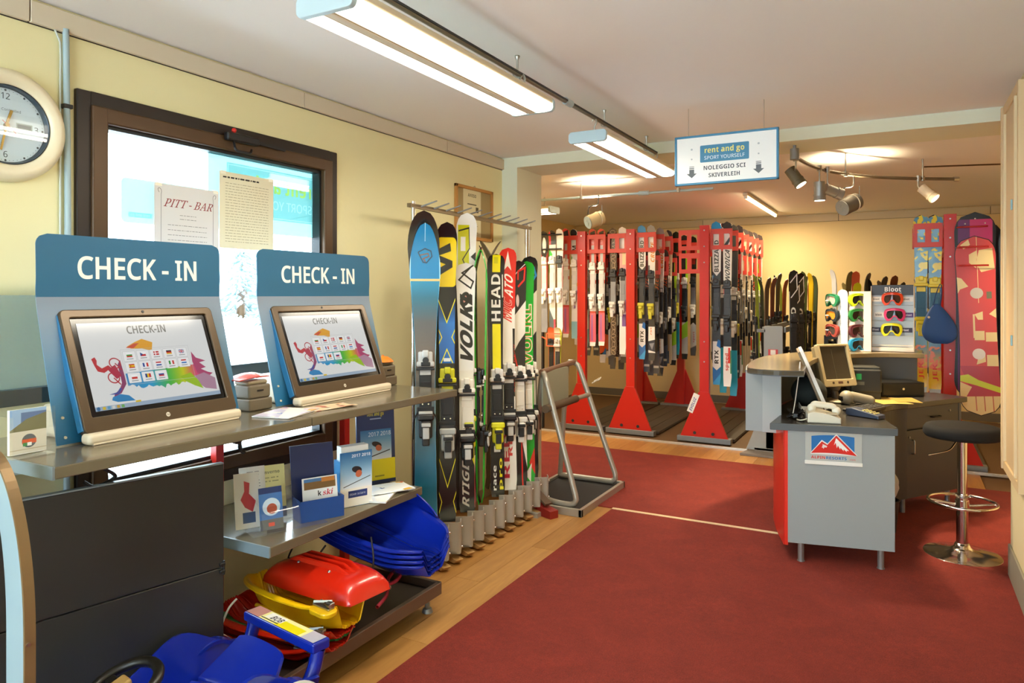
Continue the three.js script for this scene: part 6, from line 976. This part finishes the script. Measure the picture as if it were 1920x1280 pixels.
// ---- things on the desk
{
  const t = thing('desk_phone', 'cream desk telephone with handset on the near worktop', 'phone', [-.385, .761, -4.36], .2);
  part('base', [ext(poly([[-.09, 0], [.08, 0], [.08, .03], [.02, .05], [-.06, .062], [-.09, .05]]), .17, .006).translate(0, 0, -.085).rotateY(-.0)], mat('#e2ddcb', .35), t);
  part('handset', [bent([[-.06, .075, .0], [-.05, .095, .0], [.05, .085, .0], [.065, .06, .0]], .017, .02, 10), ball(.024, -.062, .07, 0, 12), ball(.024, .066, .06, 0, 12)], mat('#ece8d8', .35), t);
  part('keypad', box(.07, .004, .06, .03, .05, .05, .001), mat('#b8b2a0', .4), t);
  part('cord', tube([[-.08, .02, .05], [-.12, .01, .07], [-.14, .005, .02], [-.11, .004, -.04]], .004, 20, 6), mat('#d8d2c0', .5), t);
  const m = thing('tablet_screen', 'slanted white-edged flat screen seen edge-on beside the phone', 'monitor', [-.412, .79, -4.72], Math.PI / 2 + .15); m.rotation.x = -.385;
  part('housing', box(.34, .36, .016, 0, .19, -.012, .005), mat('#7a6a52', .4), m); part('edge', box(.345, .365, .02, 0, .19, .005, .003), mat('#f6f5f2', .3), m);
  part('display', new THREE.PlaneGeometry(.31, .32).translate(0, .19, .0155), new THREE.MeshStandardMaterial({ color: '#101214', roughness: .2, emissive: '#cfd8e0', emissiveIntensity: .5 }), m); part('stand', box(.16, .03, .1, 0, -.012, -.01, .008), M.black, m);
  const d = thing('desk_monitor', 'beige square monitor tilted back on the desk', 'monitor', [-.37, .86, -5.2], .84); d.rotation.x = -.28;
  const bz = mat('#b3a27c', .45), fr = rrect(.27, .285, .012, 0, .14); fr.holes.push(rrect(.222, .222, .004, 0, .156)); part('bezel', ext(fr, .03, .004), bz, d);
  part('housing', [box(.26, .27, .04, 0, .14, -.018, .01), box(.16, .16, .05, 0, .13, -.05, .02)], mat('#8f8262', .5), d);
  part('screen', new THREE.PlaneGeometry(.224, .224).translate(0, .156, .014), mat('#3a352c', .15), d); part('mark', box(.0015, .2, .001, -.01, .15, .015), mat('#6c6550', .4), d);
  for (const x of [-.06, .06]) part('button', cyl([x, .022, .026], [x, .022, .032], .008), mat('#3c3428', .4), d); part('badge', box(.04, .016, .003, 0, .022, .029, .001), mat('#5a3c30', .4), d);
  const st = thing('monitor_stand', 'grey-beige swivel stand under the beige monitor', 'stand', [-.37, .761, -5.2], .84); part('base', lathe([[0, .02], [.06, .02], [.1, .012], [.11, .0], [0, 0]], 24), mat('#8a7f68', .5), st); part('neck', [cyl([0, .015, -.02], [0, .12, -.05], .024), ball(.04, 0, .1, -.03, 12)], mat('#54483a', .5), st);
  const sc = thing('hand_scanner', 'grey hand scanner lying beside the monitor stand', 'scanner', [-.25, .761, -5.12], .5); part('body', [place(new THREE.CapsuleGeometry(.032, .12, 6, 14), [.02, .038, 0], [0, 0, 1.35]), ball(.045, -.07, .045, .0, 14)], mat('#8e8674', .45), sc); part('window', box(.012, .03, .05, -.108, .04, 0, .004), M.black, sc);
  const cd = thing('cash_drawer', 'black cash drawer box at the back right of the worktop', 'till', [-.03, .761, -5.72], .5); part('body', box(.3, .1, .2, 0, .05, -.02, .006), M.black, cd); part('front', box(.28, .08, .006, 0, .05, .081, .002), mat('#161617', .3), cd); part('lock', cyl([.0, .055, .083], [.0, .055, .088], .008), M.chrome, cd);
  const pr = thing('receipt_printer', 'black printer with a green label at the back of the desk', 'printer', [-.235, .761, -5.5], .25); part('body', [box(.2, .16, .18, 0, .12, 0, .014), box(.19, .05, .17, 0, .022, 0, .006)], mat('#1d1e1c', .5), pr); part('lid', box(.19, .02, .15, 0, .206, -.005, .008), mat('#2c2d2a', .45), pr); part('label', box(.034, .04, .002, -.045, .15, .091), mat('#1e9a52', .4), pr); part('label', box(.05, .022, .002, -.035, .105, .091), mat('#5c5a50', .5), pr);
  const kp = thing('card_terminal', 'dark blue card terminal lying slanted on the near desk edge', 'terminal', [-.185, .763, -4.62], -.5); part('body', ext(poly([[-.1, 0], [.1, 0], [.1, .02], [-.06, .045], [-.1, .04]]), .075, .005).translate(0, 0, -.037), mat('#3a4458', .4), kp); part('keys', Array.from({ length: 12 }, (_, i) => box(.012, .006, .01, .0 + (i % 4) * .022, .037 - (i % 4) * .0035, -.02 + Math.floor(i / 4) * .02, .001)), mat('#d8c878', .4), kp);
  const kb = thing('keyboard', 'dark brown keyboard lying behind the card terminal', 'keyboard', [-.2, .762, -4.86], 1.15); part('body', box(.3, .018, .12, 0, .01, 0, .005), mat('#3c362e', .5), kb); part('keys', Array.from({ length: 40 }, (_, i) => box(.02, .006, .016, -.126 + (i % 10) * .028, .021, -.036 + Math.floor(i / 10) * .024, .002)), mat('#2a2622', .5), kb);
  flatPaper('tan paper sheet lying on the worktop before the cash drawer', [-.1, .761, -5.38], .6, .21, .3, paint(32, 32, (c) => fill(c, '#c8a85c', 32, 32)), 1, 'paper', 'paper_sheet');
  flatPaper('second tan sheet lying near the cabinet corner of the worktop', [.02, .761, -5.48], .3, .15, .21, paint(32, 32, (c) => fill(c, '#bd9a52', 32, 32)), 1, 'paper', 'paper_sheet');
  const bg = thing('black_bag', 'black fabric bag lying under the raised bar', 'bag', [-.52, .762, -4.85], .3); part('bag', sheet((u, v) => { const a = v * Math.PI * 2, k = Math.pow(Math.sin(Math.PI * (.02 + .96 * u)), .45); return V(Math.cos(a) * .1 * k * (1 + .1 * Math.sin(a * 3)), .19 * u, Math.sin(a) * .16 * k); }, 14, 24, .004), mat('#1f2421', .8), bg); part('handle', tube([[-.04, .17, .0], [0, .23, .02], [.05, .17, 0]], .008, 16, 6), M.black, bg);
  const wr = thing('cable_tangle', 'tangle of black cables at the near left of the worktop', 'cable', [-.53, .763, -4.38]); const tg = []; for (let i = 0; i < 6; i++) { const q = []; for (let k = 0; k < 6; k++) q.push([rr(-.05, .05), .008 + rr(0, .06) * (k % 2), rr(-.09, .07)]); tg.push(tube(q, .004, 30, 5)); } part('cable', tg, M.black, wr); part('plug', box(.03, .03, .04, .0, .018, .03, .006), M.black, wr);
  const pn = thing('chain_pen', 'white pen on a cord hanging down from the raised bar', 'pen', [0, 0, 0]); part('cord', tube([[-.505, 1.06, -4.32], [-.515, .98, -4.32], [-.53, .87, -4.33], [-.545, .78, -4.34]], .003, 24, 6), mat('#d0cabc', .5), pn); part('pen', cyl([-.505, 1.052, -4.32], [-.503, 1.09, -4.32], .005, .003), M.white, pn);
  const tr = thing('paper_tray', 'small cream tray on the worktop behind the phone', 'tray', [-.48, .761, -4.62], .2); part('tray', [box(.12, .004, .18, 0, .003, 0), box(.004, .05, .18, -.058, .025, 0, .001), box(.004, .05, .18, .058, .025, 0, .001), box(.12, .05, .004, 0, .025, .088, .001)], mat('#dcd8cc', .4), tr);
  const pb = thing('plastic_bag', 'pale crumpled plastic bag in the shadow beside the desk', 'bag', [-.09, .0, -5.0]); part('bag', sheet((u, v) => { const a = v * Math.PI * 2, k = Math.pow(Math.sin(Math.PI * (.02 + .94 * u)), .5); const n = 1 + .22 * noise.noise(Math.cos(a) * 2, u * 4, Math.sin(a) * 2); return V(Math.cos(a) * .075 * k * n, .19 + .2 * u, Math.sin(a) * .09 * k * n); }, 16, 26, .002), mat('#a9a6a0', .35), pb);
  const bin = thing('waste_bin', 'dark waste bin under the pale plastic bag', 'bin', [-.09, 0, -5.0]); part('bin', lathe([[0, .004], [.06, .004], [.078, .2], [.084, .2], [.084, .205], [.074, .205], [.058, .01], [0, .01]], 24), mat('#2a2a2c', .5), bin);
}
// ---- stool
{
  const t = thing('bar_stool', 'round black bar stool with chrome foot ring and base', 'stool', [.3, 0, -4.76]);
  part('seat', lathe([[0, .735], [.15, .735], [.18, .728], [.193, .708], [.193, .68], [.184, .666], [.12, .662], [0, .662]], 40), mat('#0c0b0a', .85), t);
  part('gas_column', [cyl([0, .3, 0], [0, .665, 0], .025), cyl([0, .06, 0], [0, .34, 0], .03), cyl([0, .33, 0], [0, .345, 0], .036)], M.chrome, t);
  part('base', lathe([[0, .075], [.034, .07], [.042, .05], [.06, .034], [.12, .02], [.192, .009], [.197, 0], [0, 0]], 44), M.chrome, t);
  part('foot_ring', [new THREE.TorusGeometry(.168, .009, 10, 48).rotateX(Math.PI / 2).translate(0, .3, 0), cyl([-.165, .3, .02], [-.02, .28, 0], .008), cyl([.165, .3, -.02], [.02, .28, 0], .008), cyl([0, .262, 0], [0, .31, 0], .036)], M.chrome, t);
  part('lever', tube([[-.03, .64, .02], [-.06, .6, .05], [-.1, .585, .08], [-.17, .57, .12]], .005, 20, 6), M.chrome, t);
}
// ---------------------------------------------------------------- goggle displays on the bar
const lensSh = (w, h, k = 0) => { const s = new THREE.Shape(); s.moveTo(-w / 2 + .01 - k, h * .3); s.quadraticCurveTo(-w * .42, h / 2 + k, 0, h / 2 + k); s.quadraticCurveTo(w * .42, h / 2 + k, w / 2 - .01 + k, h * .3); s.quadraticCurveTo(w / 2 + .004 + k, -h * .2, w * .34, -h / 2 - k); s.quadraticCurveTo(w * .16, -h / 2 - k, w * .1, -h * .2 - k); s.quadraticCurveTo(0, -h * .02 - k, -w * .1, -h * .2 - k); s.quadraticCurveTo(-w * .16, -h / 2 - k, -w * .34, -h / 2 - k); s.quadraticCurveTo(-w / 2 - .004 - k, -h * .2, -w / 2 + .01 - k, h * .3); return s; };
const curveZ = (g) => { const p = g.attributes.position; for (let i = 0; i < p.count; i++) p.setZ(i, p.getZ(i) - 3.2 * p.getX(i) ** 2); g.computeVertexNormals(); return g; };
function goggles(label, p, yaw, frame, lens, strapL, strapR, txt, straps = 1) {
  const t = thing('ski_goggles', label, 'goggles', p, yaw), w = .142, h = .085;
  const fr = lensSh(w, h, .006); fr.holes.push(lensSh(w - .02, h - .018)); part('frame', curveZ(ext(fr, .022, .003, 8)), mat(frame, .35), t);
  part('lens', curveZ(ext(lensSh(w - .014, h - .012), .006, .001, 8).translate(0, 0, .012)), mat(lens, .08, .2), t);
  part('foam', curveZ(ext(lensSh(w - .01, h - .006), .02, .003, 6).translate(0, 0, -.016)), M.black, t);
  if (straps) for (const s of [-1, 1]) { const L = .075, c = s < 0 ? strapL : strapR; const m = txt ? printed(paint(128, 48, (q) => { fill(q, c, 128, 48); q.fillStyle = c === '#ece8e2' ? '#4a4248' : '#dcdcec'; q.font = font(30, 'bold'); q.fillText(txt, 12, 34, 104); }), .7) : mat(c, .7); part('strap', place(box(L, .034, .004), [s * (w / 2 + L / 2 - .012), -.002, -.016], [0, s * .22, 0]), m, t); }
  return t;
}
{
  const bx = -.385, bz = -5.86, by = 1.053;
  const t = thing('goggle_stand', 'narrow white goggle stand with side arms, left of the two', 'display stand', [bx, by, bz]);
  part('column', ext((() => { const s = new THREE.Shape(); s.moveTo(-.034, 0); s.lineTo(.034, 0); s.lineTo(.034, .42); s.absarc(0, .42, .034, 0, Math.PI); s.lineTo(-.034, 0); return s; })(), .012, .002), mat('#dfe2e0', .4), t);
  part('hole_row', [.06, .12, .2, .26, .33, .39].flatMap((y) => [-.014, .012].map((x) => cyl([x, y, .0118], [x, y, .0128], .0022))), M.zinc, t);
  part('fin', [box(.004, .42, .09, .03, .21, -.045), box(.004, .42, .09, -.03, .21, -.045)], mat('#d8d4cc', .4), t);
  part('side_board', place(box(.16, .44, .008, .09, .22, -.004, .002), [.03, 0, -.02], [0, -.35, 0]), mat('#d9cbc0', .45), t);
  part('base', box(.26, .008, .14, .05, .004, -.03, .002), mat('#dcd2c8', .4), t);
  for (const y of [.37, .26, .15]) part('peg', cyl([-.03, y, 0], [-.12, y, -.01], .004), M.white, t);
  for (const y of [.37, .26, .15, .05]) part('peg', cyl([.03, y, .01], [.15, y, .0], .004), M.white, t);
  const L = [['#1c6a48', '#b8b0a8', 'green-framed goggles, top left of the narrow stand', .375], ['#1f2a30', '#d8862c', 'dark goggles with orange lens, middle left of the narrow stand', .262], ['#8c3a34', '#3a3438', 'dark red goggles, bottom left of the narrow stand', .148]];
  for (const [f, l, n, y] of L) goggles(n, [bx - .075, by + y, bz + .0], -.85, f, l, f, '#e4e4e4', null, 0);
  const R = [['#b4cc1c', '#12141c', 'lime and blue goggles, top right of the narrow stand', .378], ['#1c6a30', '#1c100e', 'green goggles with dark lens, second right of the narrow stand', .265], ['#4c1c26', '#2a1218', 'maroon goggles, third right of the narrow stand', .15], ['#1a7fae', '#161a26', 'bright blue goggles, lowest on the narrow stand', .05]];
  for (const [f, l, n, y] of R) goggles(n, [bx + .1, by + y, bz + .035], .75, f, l, f, f, null, 0);
}
{
  const bx = -.06, bz = -5.97, by = 1.053;
  const t = thing('goggle_stand', 'wide white goggle stand with black header, right of the two', 'display stand', [bx, by, bz], .0);
  part('back_board', box(.27, .42, .008, 0, .21, 0, .002), mat('#d0d6d6', .35), t);
  for (const s of [-1, 1]) part('side_board', box(.006, .48, .07, s * .138, .24, .02, .002), mat('#dccfc6', .45), t);
  const hd = paint(512, 128, (c, w, h) => { fill(c, '#2a201c', w, h); c.fillStyle = '#efece6'; c.font = 'bold 84px sans-serif'; c.textAlign = 'center'; c.fillText('Bloot', 260, 84, 250); c.fillRect(150, 100, 220, 8); });
  part('header', [box(.27, .075, .01, 0, .45, .03, .002)], mat('#2a201c', .4), t); part('print', new THREE.PlaneGeometry(.266, .07).translate(0, .45, .0356), printed(hd, .4), t);
  part('ledge', [.34, .225, .115].map((y) => box(.27, .006, .03, 0, y, .018, .002)), mat('#b9bebe', .4), t);
  part('foot', [box(.28, .03, .09, 0, .016, .03, .004), box(.26, .006, .02, 0, .045, .05, .002)], mat('#d6cabf', .4), t);
  goggles('orange-red goggles with white straps, top of the wide stand', [bx + .0, by + .385, bz + .05], 0, '#e0451c', '#3a1410', '#ece8e2', '#ece8e2', 'bloot');
  goggles('pink goggles with a white and a violet strap, middle of the wide stand', [bx + .015, by + .27, bz + .05], 0, '#c8336a', '#181a1c', '#ece8e2', '#5c4a84', 'bloot');
  goggles('yellow-framed goggles with navy straps, lowest on the wide stand', [bx - .005, by + .16, bz + .05], 0, '#d8d01c', '#14161a', '#3a4058', '#3a4058', 'Bloot');
}
// ---------------------------------------------------------------- wooden panel on the right wall end
{
  const t = thing('wooden_panel', 'tall pale wooden framed panel on the right wall above the baseboard', 'panel');
  part('frame', [span(.462, .5, .55, 2.46, -4.56, -4.585, .004), span(.47, .5, .55, 2.46, -4.0, -4.03, .004), span(.47, .5, .55, .6, -4.03, -4.56, .004), span(.47, .5, 2.41, 2.46, -4.03, -4.56, .004)], M.panelWood, t);
  part('board', span(.478, .499, .6, 2.41, -4.03, -4.56), mat('#d3b68c', .5), t); part('moulding', [span(.466, .48, .6, 2.41, -4.5, -4.52, .003), span(.466, .48, .6, 2.41, -4.1, -4.12, .003)], mat('#e6cfa4', .5), t);
  for (const y of [1.25, 1.9]) part('hinge', box(.008, .05, .016, .462, y, -4.15, .002), mat('#8fb4bc', .4, .4), t);
}
// alike things share a group phrase
const GROUPS = [[/^ski$/, (o) => (o.userData.label.includes('red rack') ? 'skis hanging on the red racks' : o.userData.label.includes('low grey rack') ? 'small skis in the low grey rack' : o.userData.label.includes('goggle') ? 'ski tips behind the goggle displays' : o.userData.label.includes('hook') || o.userData.label.includes('hanging low') ? 'child skis on the hook bars' : 'skis standing in the wall stand')],
  [/^ski_goggles/, 'goggles on the display stands'], [/^goggle_stand/, 'goggle display stands'], [/^plastic_sled/, 'plastic sleds in the tray'], [/^bob_sled/, 'stacked blue bob sleds'], [/^check_in_kiosk/, 'check-in kiosks on the shelf'], [/^spotlight/, 'spotlights on the curved rail'], [/^ceiling_lamp/, 'twin-tube ceiling lamps'], [/^drum_lamp/, 'drum lamps in the back room'], [/^ski_rack/, 'red ski racks'], [/^snowboard/, 'snowboards by the right-hand rack'], [/^(leaflet|brochure)(_\d+)?$/, 'brochures on the lower shelf'], [/^card_printer/, 'ticket printers on the upper shelf'], [/^window_decal/, 'stickers on the window'], [/^notice_paper/, 'papers on the window'], [/^fir_tree/, 'firs on the snow slope'], [/^paper_sheet/, 'papers on the worktop'], [/^display_shelf/, 'shelves on the left wall']];
for (const o of scene.children) { const n = o.name.replace(/_\d{3}$/, ''); for (const [r, g] of GROUPS) if (r.test(n) && o.userData.category && !o.userData.group) o.userData.group = typeof g === 'function' ? g(o) : g; }
scene.traverse((o) => { if (o.isMesh) { o.castShadow = true; o.receiveShadow = true; } });
renderer.render(scene, camera);
